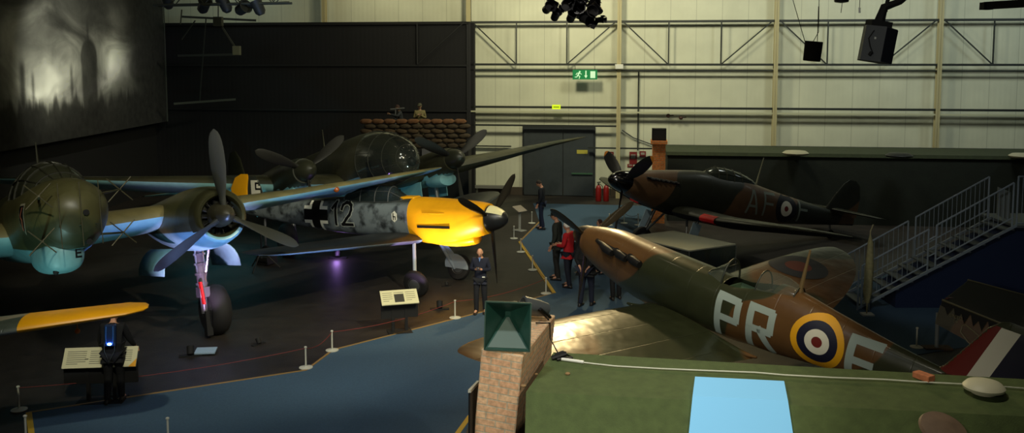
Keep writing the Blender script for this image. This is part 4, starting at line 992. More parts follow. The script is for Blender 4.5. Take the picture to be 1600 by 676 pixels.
# small hanging round speaker
t = thing('hanging_speaker', 'small black drum-shaped speaker hanging by cables in front of the rear wall', 'speaker', atY(1270,80,24)); L0 = t.location.copy()
c = MB(); M_ = Euler((.05,.08,0)).to_matrix().to_4x4(); c.lathe([(.20,-.26),(.22,-.25),(.23,.25),(.21,.26)], M_, 24); c.build('housing', matt_black, t)
c = MB()
for p, q in (((1258,66),(1236,-10)), ((1270,66),(1279,50)), ((1279,50),(1280,-10)), ((1277,66),(1279,10))): c.tube([atY(*p, 24)-L0, atY(*q, 24)-L0], .009, 6)
c.build('cable', matt_black, t)
# big box speaker
t = thing('hanging_speaker', 'large grey box loudspeaker tilted and hung beneath a black bracket', 'speaker', atY(1376,70,22), (0,.16,0)); L0 = t.location.copy()
c = MB(); c.box((-.40,-.12,-.42), (-.06,.4,.42)); 
c = MB(); V = [(-.42,.0,-.42),(-.05,-.3,-.42),(.36,.05,-.42),(.25,.5,-.42),(-.3,.5,-.42)]; V = V+[(x,y,.42) for x,y,z in V]
c.add(V, [(4,3,2,1,0),(5,6,7,8,9),(0,1,6,5),(1,2,7,6),(2,3,8,7),(3,4,9,8),(4,0,5,9)]); hs = c.build('housing', mat('speaker_grey', (70,72,74), .6), t, smooth=False)
c = MB(); c.add([(-.045,-.31,-.4),(.37,.04,-.4),(.37,.04,.4),(-.045,-.31,.4)], [(0,1,2,3)]); g_ = c.build('grille', mat('grille_black', (22,24,34), .7), t, smooth=False); md = g_.modifiers.new('t','SOLIDIFY'); md.thickness=.01
c = MB(); q0_ = Vector((-.3,-.13,.1)); c.box((-.24,-.175,.1), (-.18,-.15,.15)); c.build('white_sticker', white_p, t)
c = MB(); c.tube([(-.28,-.16,.3),(-.36,-.11,.1),(-.3,-.16,-.1),(-.22,-.2,-.25)], .012, 6); c.tube([(-.26,-.2,-.22),(-.3,-.2,-.3)], .04, 8); c.build('cable', matt_black, t)
c = MB(); c.box((-.35,-.1,.42), (.15,.3,.56)); c.tube([(-.1,.1,.5),(-.05,.1,.9),(.3,.1,1.1),(.5,.1,1.35)], [.14,.1,.08,.09], 8); c.tube([(0,.1,.8),(0,.1,1.6)], .05, 8); c.build('bracket', matt_black, t)
# crane like beam at the top right and lamp stubs
t = thing('ceiling_duct', 'dark metal beam end entering the picture at the top right corner', 'beam', atY(1570,8,20)); L0 = t.location.copy()
c = MB(); c.bar(atY(1540,9,20)-L0, atY(1640,3,19)-L0, .16); c.box((-.5,-.1,-.1),(-.3,.1,.06)); c.tube([Vector((.3,0,0)), Vector((.3,0,3))], .03, 6); c.build('beam', matt_black, t)
t = thing('hanging_lamp', 'dark round lamp cut off by the top edge left of the box loudspeaker', 'lamp', atY(1315,-2,22)); L0 = t.location.copy()
c = MB(); c.lathe([(.05,-.1),(.16,-.08),(.2,.1),(.1,.2)], Matrix.Identity(4), 16); c.tube([Vector((0,0,.15)), Vector((0,0,2.5))], .03, 6); c.build('housing', black, t)
c = MB(); c.tube([Vector((.02,0,-.08)), atY(1314,20,22)-L0], .008, 6); c.tube([atY(1344,-10,22)-L0, atY(1343,14,22)-L0], .008, 6); c.build('cable', matt_black, t)
c = MB(); c.tube([atY(1343,12,22)-L0, atY(1343,20,22)-L0], .025, 8); c.build('white_connector', white_p, t)
# ------------------------------------------------------------------ signs on the rear wall
def sign(name, label, cat, x0, y0, x1, y1, out, m, th=.04):
    n0, n1 = wn_x(x0), wn_x(x1); xm = (x0+x1)/2; z1, z0 = wz(xm, y0, out), wz(xm, y1, out)
    o = wbox(name, n0, n1, z0, z1, out, out+th, m); tag(o, label, cat)
    M_ = Matrix.Translation(Vector(((n0+n1)/2*WD, -out-th-.004, (z0+z1)/2))) @ Matrix.Rotation(pi/2, 4, 'X')
    return o, M_, (n1-n0)*WD, z1-z0
o, M_, w_, h_ = sign('exit_sign', 'hanging green exit sign with running figure, arrow and door below the wall truss', 'sign', 895, 109, 933, 124, .3, mat('exit_green', (18,112,62), .4, emit=(18,130,70), es=.35))
pw = mat('exit_pale', (190,225,190), .4, emit=(190,225,190), es=.5)
def flat(name, polys, m, parent, M_, e=.003):
    c = MB()
    for P in polys:
        n = len(P); c.add([Vector((x, y, 0)) for x, y in P]+[Vector((x, y, e)) for x, y in P], [tuple(range(n)), tuple(range(2*n-1, n-1, -1))]+[(i, (i+1)%n, n+(i+1)%n, n+i) for i in range(n)])
    c.V = [M_ @ v for v in c.V]; return c.build(name, m, parent, False)
s_ = h_
flat('door_symbol', [[(w_*.22,-s_*.36),(w_*.42,-s_*.36),(w_*.42,s_*.36),(w_*.22,s_*.36)]], pw, o, M_)
flat('arrow_symbol', stroke([(w_*.04,s_*.36),(w_*.04,-s_*.1)], s_*.12)+[[(w_*.04-s_*.18,-s_*.08),(w_*.04,-s_*.38),(w_*.04+s_*.18,-s_*.08)]], pw, o, M_)
rx = -w_*.25
flat('running_figure', ringpoly(0, s_*.09, 12) and [[(x+rx+s_*.1, y+s_*.3) for x, y in P] for P in ringpoly(0, s_*.09, 12)]+stroke([(rx+s_*.05,s_*.18),(rx-s_*.1,-s_*.08)], s_*.14)+stroke([(rx-s_*.1,-s_*.08),(rx+s_*.12,-s_*.18),(rx+s_*.05,-s_*.38)], s_*.08)+stroke([(rx-s_*.1,-s_*.08),(rx-s_*.2,-s_*.25),(rx-s_*.38,-s_*.25)], s_*.08)+stroke([(rx+s_*.05,s_*.18),(rx+s_*.28,s_*.05)], s_*.07)+stroke([(rx+s_*.03,s_*.18),(rx-s_*.2,s_*.14),(rx-s_*.28,0)], s_*.07), pw, o, M_)
c = MB(); 
for dx in (-.4, .4): c.tube([Vector(((wn_x(895)+wn_x(933))/2*WD+dx*w_, -.32, wz(914,109,.3))), Vector(((wn_x(895)+wn_x(933))/2*WD+dx*w_, -.32, wz(914,103,.3)))], .012, 6)
c.build('hanger', rail_d, o)
o, M_, w_, h_ = sign('emergency_light_sign', 'small glowing yellow-green sign on the pipe above the door', 'sign', 863, 163.5, 876, 170.5, .12, mat('glow_yellow_green', (190,220,30), .4, emit=(205,225,35), es=.75))
flat('sign_bar', stroke([(-w_*.3,0),(w_*.3,0)], h_*.2), mat('sign_olive', (110,140,20), .5), o, M_)
for (x0, y0, x1, y1, lb) in [(948,237,959,247,'small red fire notice left of the column by the door'),(984,237,996,256,'tall red fire notice on the wall left of the far brick chimney'),(1000,236,1010,246,'red fire notice nearest the far brick chimney'),(981,256,990,261,'little red plate under the tall red fire notice')]:
    o, M_, w_, h_ = sign('fire_notice', lb, 'sign', x0, y0, x1, y1, -.38, mat('notice_red', (120,30,30), .5), .01)
    flat('white_panel', [[(-w_*.3,-h_*.05),(w_*.3,-h_*.05),(w_*.3,h_*.3),(-w_*.3,h_*.3)]], mat('notice_white', (150,140,130), .6), o, M_)
o, M_, w_, h_ = sign('wall_plate', 'small blue-grey plate under the notice left of the column', 'sign', 949, 250, 957, 257, -.38, mat('plate_bluegrey', (90,100,115), .5), .01)
# extinguishers
for x, lab in ((935,'left one of two red fire extinguishers standing beside the door'),(947,'right one of two red fire extinguishers standing beside the door')):
    p = atz(x, 314, 0)
    t = thing('fire_extinguisher', lab, 'fire extinguisher', (p.x, min(p.y, 38.2), 0))
    c = MB(); c.lathe([(.085,0),(.095,.02),(.095,.42),(.07,.5),(.03,.54)], None, 16); c.build('cylinder', mat('extinguisher_red', (135,22,18), .35), t)
    c = MB(); c.lathe([(.03,.53),(.03,.6)], None, 8); c.bar((-.05,0,.62),(.08,0,.64),.03); c.tube([(.04,0,.58),(.13,-.02,.5),(.13,-.03,.2)], .012, 6); c.build('valve_and_hose', black, t)
    t.scale = (1.25,)*3
# pipework by column and wires
c = MB(); n_ = wn_x(997); c.tube([WP(n_, wz(997,112), -.3), WP(n_, wz(997,236), -.3)], .03, 6); n2_ = wn_x(972); c.tube([WP(n2_, wz(972,204), -.3), WP(wn_x(990), wz(990,216), -.3), WP(wn_x(1020), wz(1020,227), -.3)], .025, 6)
tag(c.build('wall_conduit', rail_d), 'dark conduit and drooping cable on the wall right of the pale column', 'cable')
c = MB(); c.box((-.17,-.12,-.1),(.17,.05,.1)); o = c.build('junction_box', white_p); o.location = WP(.0, wz(967,104), .2); bevel(o, .02); tag(o, 'white junction box on the pale column at the double rail', 'box')
for x, y, lb in ((1044,181,'small red bell-like fitting on the wall above the far chimney'),(1064,184,'small dark wall fitting right of the red one above the far chimney')):
    c = MB(); c.ball((0,0,0), .09, n=12); c.box((-.02,0,-.04),(.02,.3,.04)); c.bar((0,0,0),(.22,0,.02),.04); o = c.build('wall_fitting', mat('fitting_brown', (70,45,38), .5)); o.location = WP(wn_x(x), wz(x,y), -.1); tag(o, lb, 'wall fitting')
# ------------------------------------------------------------------ far green hut
ghut = mat('hut_dark_green', (20,27,18), .85, noise=.2, nscale=3, bump=.2, bscale=12)
roofg = mat('hut_roof_green', (46,54,30), .85, noise=.18, nscale=5, bump=.35, bscale=25)
A_ = atY(1043,236,33.4); zt = A_.z
t = thing('green_hut', 'long dark green hut along the rear wall behind the AF F fighter', 'hut', (A_.x+6, 33.4-1.0, 0)); L0 = t.location.copy()
ex = Vector((cos(TH), sin(TH), 0)); ey = Vector((-sin(TH), cos(TH), 0)); o0 = Vector((A_.x, 33.4, 0))
def hutbox(mb, l0, l1, d0, d1, z0, z1, inset=0):
    P = lambda l, d, z: o0+ex*l+ey*d+Vector((0,0,z))-L0
    V = [P(l0,d0,z0),P(l1,d0,z0),P(l1,d1,z0),P(l0,d1,z0),P(l0,d0+inset,z1),P(l1,d0+inset,z1),P(l1,d1-inset,z1),P(l0,d1-inset,z1)]
    mb.add(V, [(0,3,2,1),(4,5,6,7),(0,1,5,4),(1,2,6,5),(2,3,7,6),(3,0,4,7)])
c = MB(); hutbox(c, 0, 17, -.5, 4.2, 0, zt-.12, .3); c.build('walls', ghut, t, False)
c = MB(); hutbox(c, -.05, 17.05, -.25, 2.4, zt-.12, zt, .05); c.build('roof', roofg, t, False)
for x, y, lb, mm in ((1243,240,'pale round vent on the far hut roof',mat('vent_pale', (165,160,135), .5)),(1405,244,'dark round vent on the far hut roof',black),(1598,254,'pale vent at right end of the far hut roof',MATS['vent_pale'])):
    p = atz(x, y, zt+.03); 
    if p.y > 37 or p.y < 30: p = atY(x, y, 33.2-(x-1043)*.0035)
    c = MB(); c.lathe([(.05,-.05),(.42,-.02),(.46,.03),(.36,.10),(.05,.13)], None, 24); o = c.build('roof_vent', mm); o.location = (p.x, p.y, zt+.03); tag(o, lb, 'roof vent')
# far chimney
bm_far = brickmat('brick_orange', (235,145,75), (215,120,60), (190,150,105))
p = atY(1029,268,32.6); z1 = atY(1029,219,32.6).z
t = thing('brick_chimney', 'far orange brick chimney at the left end of the dark green hut', 'chimney', (p.x, 32.6, 0), (0,0,TH))
c = MB(); c.box((-.23,-.25,0), (.23,.35,z1-.08)); c.box((-.29,-.31,z1-.12), (.29,.41,z1)); c.build('stack', bm_far, t, False)
c = MB(); c.box((-.25,-.2,z1), (.25,.3,z1+.05)); c.box((-.25,-.2,z1), (.25,-.17,z1+.42)); c.box((-.25,.27,z1),(.25,.3,z1+.42)); c.box((-.25,-.2,z1),(-.22,.3,z1+.42)); c.box((.22,-.2,z1),(.25,.3,z1+.42)); c.box((-.25,-.2,z1+.39),(.25,.3,z1+.42)); c.build('black_cowl', matt_black, t, False)
# ------------------------------------------------------------------ near green hut roof, chimney and what lies on it
zr = 2.45; zf = 2.36
R0 = atz(865,550,zr); R1 = atz(1600,592,zr); F0 = atz(822,612,zf); F1 = atz(1600,650,zf)
dr = (R1-R0).normalized(); R2 = R0+dr*8; df = (F1-F0).normalized(); F2 = F0+df*8
E0 = Vector((F0.x-.05, F0.y-.9, 1.35)); E2 = Vector((F2.x-.05, F2.y-.9, 1.35))
back0 = R0+Vector((.15,.9,-1.1)); back2 = R2+Vector((.15,.9,-1.1))
t = thing('green_hut', 'near hut with a flat dull green felt roof in the bottom right foreground', 'hut', ((F0.x+F2.x)/2, F0.y, 0)); L0 = t.location.copy()
V = [R0, R2, F2, F0, E2, E0, back0, back2]
def dn(v, z): return Vector((v.x, v.y, z))
roofn = mat('near_roof_felt', (78,92,50), .9, noise=.14, nscale=9, bump=.3, bscale=60)
c = MB(); c.add([v-L0 for v in [R0,R2,F2,F0,E0,E2,back0,back2]]+[v-L0-Vector((0,0,.05)) for v in [R0,R2,F2,F0,E0,E2,back0,back2]],
  [(0,3,2,1),(3,4,5,2),(0,1,7,6),(8,9,10,11),(11,10,13,12),(8,14,15,9),(0,6,14,8),(3,0,8,11),(4,3,11,12),(4,12,13,5),(5,13,10,2),(2,10,9,1),(1,9,15,7),(6,7,15,14)])
c.build('roof', roofn, t, False)
ins = Vector((.12,.12,0))
a0 = dn(E0,0)+Vector((.1,.1,0)); a1 = dn(E2,0)+Vector((-.1,.1,0)); a2 = dn(back2,0)+Vector((-.1,-.1,0)); a3 = dn(back0,0)+Vector((.1,-.1,0))
c = MB(); c.add([v-L0 for v in (a0,a1,a2,a3)]+[v-L0+Vector((0,0,1.28)) for v in (a0,a1,a2,a3)], [(3,2,1,0),(4,5,6,7),(0,1,5,4),(1,2,6,5),(2,3,7,6),(3,0,4,7)]); c.build('walls', ghut, t, False)
# roof coordinates
def roofz(p):
    """height of the flat upper strip at a point"""
    nrm = (R2-R0).cross(F0-R0).normalized(); return R0.z-((p.x-R0.x)*nrm.x+(p.y-R0.y)*nrm.y)/nrm.z
def on_roof(x, y, up=0):
    nrm = (R2-R0).cross(F0-R0).normalized(); d = ray(x, y); O = Vector((0,0,H)); s_ = (R0-O).dot(nrm)/d.dot(nrm); p = O+d*s_; p.z += up; return p
def on_slope(x, y, up=0):
    nrm = (F2-F0).cross(E0-F0).normalized(); d = ray(x, y); O = Vector((0,0,H)); s_ = (F0-O).dot(nrm)/d.dot(nrm); p = O+d*s_; p.z += up; return p
# skylight panel bent over the fold
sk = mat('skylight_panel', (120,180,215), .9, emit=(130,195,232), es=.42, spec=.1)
s_a, s_b = on_roof(1086,592,.03), on_roof(1225,599,.03)
s_c, s_d = on_roof(1231,632,.045), on_roof(1082,624.7,.045)
s_e, s_f = on_slope(1246,730,.045), on_slope(1072,725,.045)
c = MB(); P8 = [s_a, s_b, s_c, s_d, s_f, s_e]; o_c = s_d.copy()
c.add([p-o_c for p in P8]+[p-o_c-Vector((0,0,.028)) for p in P8], [(0,3,2,1),(3,4,5,2),(0,1,7,6),(1,2,8,7),(2,5,11,8),(5,4,10,11),(4,3,9,10),(3,0,6,9)])
o = c.build('skylight', sk, None, False); o.location = o_c; tag(o, 'pale blue lit skylight panel set into the near green roof', 'skylight')
# white round vent, brown disc, loose brick
p = on_roof(1537,612,.0); c = MB(); c.lathe([(.12,-.01),(.13,.03),(.20,.035),(.205,.06),(.17,.10),(.08,.125),(.01,.13)], None, 32); o = c.build('roof_vent', mat('vent_cream', (205,200,172), .5)); o.location = p; tag(o, 'cream round vent lying on the near green roof at right', 'roof vent')
p = on_slope(1472,690,.05); c = MB(); c.lathe([(.02,-.03),(.20,-.02),(.235,.02),(.22,.05),(.1,.07),(.01,.075)], None, 32); o = c.build('roof_vent', mat('vent_brown', (120,98,80), .55, noise=.2)); o.location = p+Vector((0,0,.05)); o.rotation_euler = (.45,.12,0); tag(o, 'brown oval vent cut off by the bottom edge on the near roof', 'roof vent')
p = on_roof(1443,592,.0); c = MB(); c.box((-.055,-.1,0),(.055,.1,.065)); o = c.build('loose_brick', mat('brick_loose', (195,120,80), .9, noise=.2, nscale=20)); bevel(o, .006); o.location = p; o.rotation_euler = (0,0,.5); tag(o, 'loose orange brick lying on the near green roof', 'brick')
for x, y, s_ in ((887,585,.03),(818,604,.03),(838,585,.02)):
    p = on_roof(x, y); c = MB(); c.ball((0,0,s_*.4), s_, 1, .8, .6, 8); o = c.build('stone_chip', mat('chip_tan', (150,120,80), .9)); o.location = p; tag(o, {887:'tan stone chip under the white cable on the near roof',818:'dark chip beside the brick chimney on the near roof',838:'chip between chimney and cable on the near roof'}[x], 'stone')
cab = MB(); cab.tube([on_roof(x, y, .012) for x, y in ((908,567),(960,573),(1030,577),(1100,580),(1180,583),(1226,587),(1300,591),(1380,594),(1440,598),(1500,601),(1560,605),(1640,611))], .008, 8)
tag(cab.build('white_cable', mat('cable_white', (215,215,195), .5)), 'thin white cable running along the near green roof', 'cable')
c = MB(); a_, b_ = on_roof(876,563,.02), on_roof(912,568,.02); c.tube([a_, b_], .018, 10); c.tube([a_, a_+(a_-b_).normalized()*.05], .012, 8); tag(c.build('cable_connector', mat('connector_white', (235,235,225), .4)), 'white plug connector at the left end of the roof cable', 'connector')
c = MB(); c.tube([on_roof(868,558,.03), on_roof(880,556,.05), on_roof(893,561,.02), on_roof(870,564,.02)], .02, 8); c.tube([on_roof(862,562,.02), on_roof(885,560,.06)], .03, 8); tag(c.build('black_connector', black), 'black plug and coil by the chimney foot on the near roof', 'connector')
# near brick chimney
bm_near = brickmat('brick_salmon', (238,196,152), (226,176,134), (200,185,155))
cz = 2.73; C0 = atz(752,548,cz); C1 = atz(817,553,cz); Cb = atz(868,489,cz)
chx = (C1-C0); wch = chx.length; chy = Cb-C1; dch = chy.length
ang = atan2(chy.y, chy.x)-pi/2; mid = (C0+C1)/2
M0 = Matrix.Translation(mid) @ Matrix.Rotation(ang, 4, 'Z') @ Matrix.Rotation(rad(5.5), 4, 'Y')
t = thing('brick_chimney', 'near salmon brick chimney at the left end of the near green roof', 'chimney', M0.translation, M0.to_euler())
c = MB(); c.box((-wch/2,0,-3.0), (wch/2,dch,0)); bevel(c.build('stack', bm_near, t, False), .01, 1)
# tall square green hood with a sunken pyramid, on the front of the chimney
r_ = .255; hood_g = mat('hood_green', (36,74,62), .35, noise=.12)
q = [atY(*p, C0.y-.02) for p in ((759,469),(830,472),(827,546),(757,544))]
ce = sum(q, Vector())/4; ux = (q[1]-q[0]).normalized(); uz = (q[0]-q[3]).normalized(); hx = (q[1]-q[0]).length/2; hz = (q[0]-q[3]).length/2
t2 = thing('square_hood', 'dark green square hood with a sunken pyramid on top of the near brick chimney', 'chimney cowl', ce)
P = lambda a, b_, d: ux*a*hx+uz*b_*hz+Vector((0,d,0))
V = [P(-1,-1,-.04),P(1,-1,-.04),P(1,1,-.04),P(-1,1,-.04), P(-.95,-.95,-.04),P(.95,-.95,-.04),P(.95,.95,-.04),P(-.95,.95,-.04), P(-.12,.08,.30),P(.12,.08,.30),P(.12,.26,.30),P(-.12,.26,.30)]
c = MB(); c.add(V, [(0,1,5,4),(1,2,6,5),(2,3,7,6),(3,0,4,7),(4,5,9,8),(5,6,10,9),(6,7,11,10),(7,4,8,11),(8,9,10,11)])
hd = c.build('hood_shell', hood_g, t2, False); md = hd.modifiers.new('t','SOLIDIFY'); md.thickness = .012
c = MB(); c.add([P(-.85,-.9,-.035),P(.85,-.9,-.035),P(.06,.05,.27),P(-.06,.05,.27)], [(0,1,2,3)]); lp = c.build('lit_lower_face', mat('hood_grey_lit', (100,118,108), .5), t2, False); md = lp.modifiers.new('t','SOLIDIFY'); md.thickness = .01;  # paler grey stands in for light falling on the inner lower face
c = MB(); 
for a_, b_ in (((-1,-1),(1,-1)),((1,-1),(1,1)),((1,1),(-1,1)),((-1,1),(-1,-1))): c.bar(P(*a_,-.045), P(*b_,-.045), .014)
c.build('rim', mat('hood_rim', (60,84,72), .4), t2, False)
# floodlight and black box on top of the chimney
fl0 = M0 @ Vector((.05, dch-.35, 0))
t = thing('floodlight', 'round grey and black floodlight standing on top of the near brick chimney', 'floodlight', fl0, (0,0,.4))
c = MB(); M_ = Matrix.Translation((0,0,.16)) @ Euler((0,-1.3,0)).to_matrix().to_4x4(); c.lathe([(.03,-.2),(.08,-.17),(.10,-.05),(.11,.10),(.115,.16),(.09,.17),(.08,.12)], M_, 20); c.build('lamp_body', mat('flood_grey', (92,96,96), .35, .5), t)
c = MB(); c.tube([(.14,-.1,0.02),(.0,-.12,.16),(.14,.1,.02)], .012, 6); c.tube([(.02,-.12,.17),(.2,-.02,.02)], .02, 6); c.tube([(.02,.12,.17),(.22,.04,.02)], .02, 6); c.build('yoke', black, t)
t = thing('black_lamp', 'small black lamp with pale base behind the green hood on the chimney', 'lamp', M0 @ Vector((-.14, dch-.3, 0)))
c = MB(); c.lathe([(.12,0),(.12,.03),(.10,.05)], None, 20); c.build('base', mat('flood_pale', (170,170,155), .5), t)
c = MB(); c.ball((0,0,.12), .085, 1, 1, .9, 14); c.box((-.1,-.03,.11),(-.04,.03,.19)); c.build('lamp_head', black, t)
c = MB(); c.tube([M0 @ Vector((.1,dch-.5,.02)), M0 @ Vector((wch/2+.01,dch-.35,.0)), M0 @ Vector((wch/2+.02,dch-.3,-.2)), on_roof(873,556,.02)], .008, 6); tag(c.build('black_cable', black), 'black cable hanging from the floodlight down the chimney side', 'cable')
# black board leaning left of the chimney foot
t = thing('black_board', 'thin black board with a pale top edge beside the near chimney', 'board', atY(740,640,9.6))
L0 = t.location.copy(); c = MB(); V = [atY(x, y, Y_)-L0 for x, y, Y_ in ((732,612,9.5),(746,597,10.1),(744,760,10.1),(731,760,9.5))]
c.add(V+[v+Vector((.02,-.02,0)) for v in V], [(0,1,2,3),(7,6,5,4),(0,4,5,1),(1,5,6,2),(2,6,7,3),(3,7,4,0)]); c.build('panel', matt_black, t, False)
c = MB(); c.bar(V[0]+Vector((.01,-.01,.01)), V[1]+Vector((.01,-.01,.01)), .03); c.build('top_edge', mat('pale_edge', (170,170,155), .5), t, False)
# ------------------------------------------------------------------ staircase on the right
stm = mat('stair_steel', (140,150,158), .4, .2)
base = atz(1338,484,0); SY = base.y
def SX(x, y, dy=0): p = atY(x, y, SY+dy); return p
b0 = SX(1340,480); t1 = SX(1588,352)
t = thing('metal_staircase', 'grey steel staircase with barred handrails rising to the right', 'staircase', (b0.x, SY, 0)); L0 = t.location.copy()
run = t1-b0; SW = 1.1
c = MB(); 
for dy in (0, SW):
    c = MB(); c.bar(b0-L0+Vector((0,dy,-.02)), t1-L0+Vector((0,dy,0)), .04, .06); c.build('stringer', stm, t, False)
NS = 11
for i in range(NS):
    p = b0.lerp(t1, (i+.5)/NS)-L0; c = MB(); c.box((p.x-.13,0,p.z-.03), (p.x+.13,SW,p.z+.0)); c.build('tread', mat('tread_grey', (92,98,100), .5, .3), t, False)
rl = 1.0
def railing(p, q, dy, z0=.18, z1=1.0, step=.125):
    P_ = p-L0+Vector((0,dy,0)); Q = q-L0+Vector((0,dy,0))
    for z_ in (z0, z1):
        c = MB(); c.tube([P_+Vector((0,0,z_)), Q+Vector((0,0,z_))], .022 if z_ == z1 else .018, 8); c.build('handrail' if z_ == z1 else 'lower_rail', stm, t)
    for e in (P_, Q):
        c = MB(); c.tube([e+Vector((0,0,-.02)), e+Vector((0,0,z1))], .022, 8); c.build('post', stm, t)
    n_ = int((Q-P_).length/step)
    for i in range(1, n_):
        r = P_.lerp(Q, i/n_); c = MB(); c.tube([r+Vector((0,0,z0)), r+Vector((0,0,z1))], .008, 5, caps=False); c.build('baluster', stm, t)
midp = b0.lerp(t1, .44); mid2 = b0.lerp(t1, .49)
for dy in (0, SW):
    railing(b0+Vector((.08,0,0)), midp, dy); railing(mid2, t1-Vector((.1,0,0)), dy)
for e in (Vector((-.02,-.05,0)), Vector((.25,-.05,0))):
    c = MB(); c.tube([dn(b0,0)-L0+e, dn(b0,0)-L0+e+Vector((0,0,.95))], .022, 8); c.build('post', stm, t)
for zz in (.35,.75):
    a_ = midp.lerp(mid2,0)-L0; c = MB(); c.tube([midp-L0+Vector((0,0,zz)), mid2-L0+Vector((0,0,zz))], .015, 6); c.build('rail_link', stm, t)
# landing
lz = t1.z
c = MB(); c.box((t1.x-L0.x,0,lz-.06), (t1.x-L0.x+4,SW+.6,lz)); c.build('landing', mat('tread_grey', (92,98,100)), t, False)
Lp0 = Vector((t1.x, SY, lz)); 
railing(Lp0+Vector((.0,0,0)), Lp0+Vector((3.5,0,0)), 0, .05, 1.15, .11)
c = MB(); V = [SX(1560,292,.3)-L0, SX(1580,300,.3)-L0, SX(1578,345,.3)-L0, SX(1558,336,.3)-L0]; c.add(V+[v+Vector((0,.04,0)) for v in V], [(0,1,2,3),(7,6,5,4),(0,4,5,1),(1,5,6,2),(2,6,7,3),(3,7,4,0)]); c.build('end_panel', mat('panel_pale_grey', (120,125,120), .5), t, False)
# blue side wall beneath
navyw = mat('navy_panel', (14,30,62), .8)
c = MB(); bz = Vector((.9,.12,0)); V = [dn(b0,0)+Vector((.95,.15,0)), dn(t1,0)+Vector((4,.15,0)), Vector((t1.x+4,SY+.15,lz-.1)), Vector((t1.x,SY+.15,lz-.1)), Vector((b0.x+.95, SY+.15, b0.z+.95*run.z/run.x-.1))]
V = [v-Vector((b0.x+2,SY,0)) for v in V]; n_ = 5
c.add(V+[v+Vector((0,.9,0)) for v in V], [tuple(range(n_-1,-1,-1)), tuple(range(n_,2*n_))]+[(i,(i+1)%n_,n_+(i+1)%n_,n_+i) for i in range(n_)]); o = c.build('stair_side_wall', navyw, None, False); o.location = (b0.x+2,SY,0); tag(o, 'navy blue side wall beneath the steel staircase', 'wall panel')
# furled flag
t = thing('furled_flag', 'cream furled flag on a thin pole at the foot of the staircase', 'flag', atz(1345,486,0)-Vector((0,.35,0))); L0 = t.location.copy()
c = MB(); c.tube([(0,0,.0),(0.02,0,1.95),(.08,0,2.12)], .015, 6); c.build('pole', mat('pole_cream', (150,140,100), .5), t)
c = MB(); c.tube([(.0,0,.3),(.0,0,.55),(.03,0,1.2),(.03,0,1.7),(.02,0,1.88)], [.05,.10,.09,.06,.015], 12); c.build('cloth', mat('flag_cream', (150,142,100), .8, noise=.2, nscale=12), t)
c = MB(); c.box((-.12,-.12,0),(.14,.1,.05)); c.build('base', mat('base_white', (190,190,180), .5), t, False)
# ------------------------------------------------------------------ glass case
zc_ = 1.35; A1 = atz(1150,381,zc_); A2 = atz(1052,360,zc_); A3 = atz(1077,391,zc_); A0 = A3+(A2-A1)*1.0
t = thing('display_case', 'glass display case with a pale frosted top beyond the nose of the PR F fighter', 'display case', dn((A1+A0)/2, 0)); L0 = t.location.copy()
cs = [A1, A2, A0, A3]
c = MB(); c.add([v-L0 for v in cs]+[v-L0-Vector((0,0,.03)) for v in cs], [(0,1,2,3),(7,6,5,4),(0,4,5,1),(1,5,6,2),(2,6,7,3),(3,7,4,0)]); c.build('top', mat('frosted_top', (170,170,150), .25), t, False)
for i in range(4):
    c = MB(); p, q_ = dn(cs[i],.5)-L0, dn(cs[(i+1)%4],.5)-L0; c.add([p, q_, q_+Vector((0,0,zc_-.53)), p+Vector((0,0,zc_-.53))], [(0,1,2,3)]); g_ = c.build('glass_pane', mat('case_glass', (200,210,205), .03, trans=.97), t, False); md = g_.modifiers.new('t','SOLIDIFY'); md.thickness = .008
    c = MB(); c.bar(p-Vector((0,0,.02)), p+Vector((0,0,zc_-.53)), .02); c.build('corner_post', grey_metal, t, False)
c = MB(); V = [dn(v,0)-L0 for v in cs]; c.add(V+[v+Vector((0,0,.5)) for v in V], [(3,2,1,0),(4,5,6,7),(0,1,5,4),(1,2,6,5),(2,3,7,6),(3,0,4,7)]); c.build('plinth', matt_black, t, False)
# ------------------------------------------------------------------ dark exhibit at the right edge
brz = camo('exhibit_camo', (96,74,54), (66,62,46), 1.1, .45, .6, .2, (3,3,3), panel=False)
Yx = 15.6
t = thing('camouflaged_exhibit', 'dark box-like exhibit with a brown saw-tooth painted side, at the right edge below the stairs', 'exhibit', (atY(1540,540,Yx).x, Yx+.6, 0)); L0 = t.location.copy()
def XP(x, y, Y_): return atY(x, y, Y_)-L0
top = [XP(1472,468,Yx+.3), XP(1592,516,Yx-.6), XP(1680,490,Yx+.3), XP(1612,464,Yx+2.0), XP(1512,437,Yx+2.2)]
bot = [XP(1455,508,Yx+.3), XP(1592,585,Yx-.6)]
c = MB(); depth = Vector((0,0,-.62))
low = [top[0]+Vector((-.12,-.02,-.42)), top[1]+Vector((-.05,-.02,-.62)), top[2]+Vector((0,0,-.62)), top[3]+Vector((0,0,-.6)), top[4]+Vector((-.1,0,-.42))]
c.add(top+low, [(0,1,2,3,4),(9,8,7,6,5)]+[(i,5+i,5+(i+1)%5,(i+1)%5) for i in range(5)]); bevel(c.build('body', matt_black, t, False), .03)
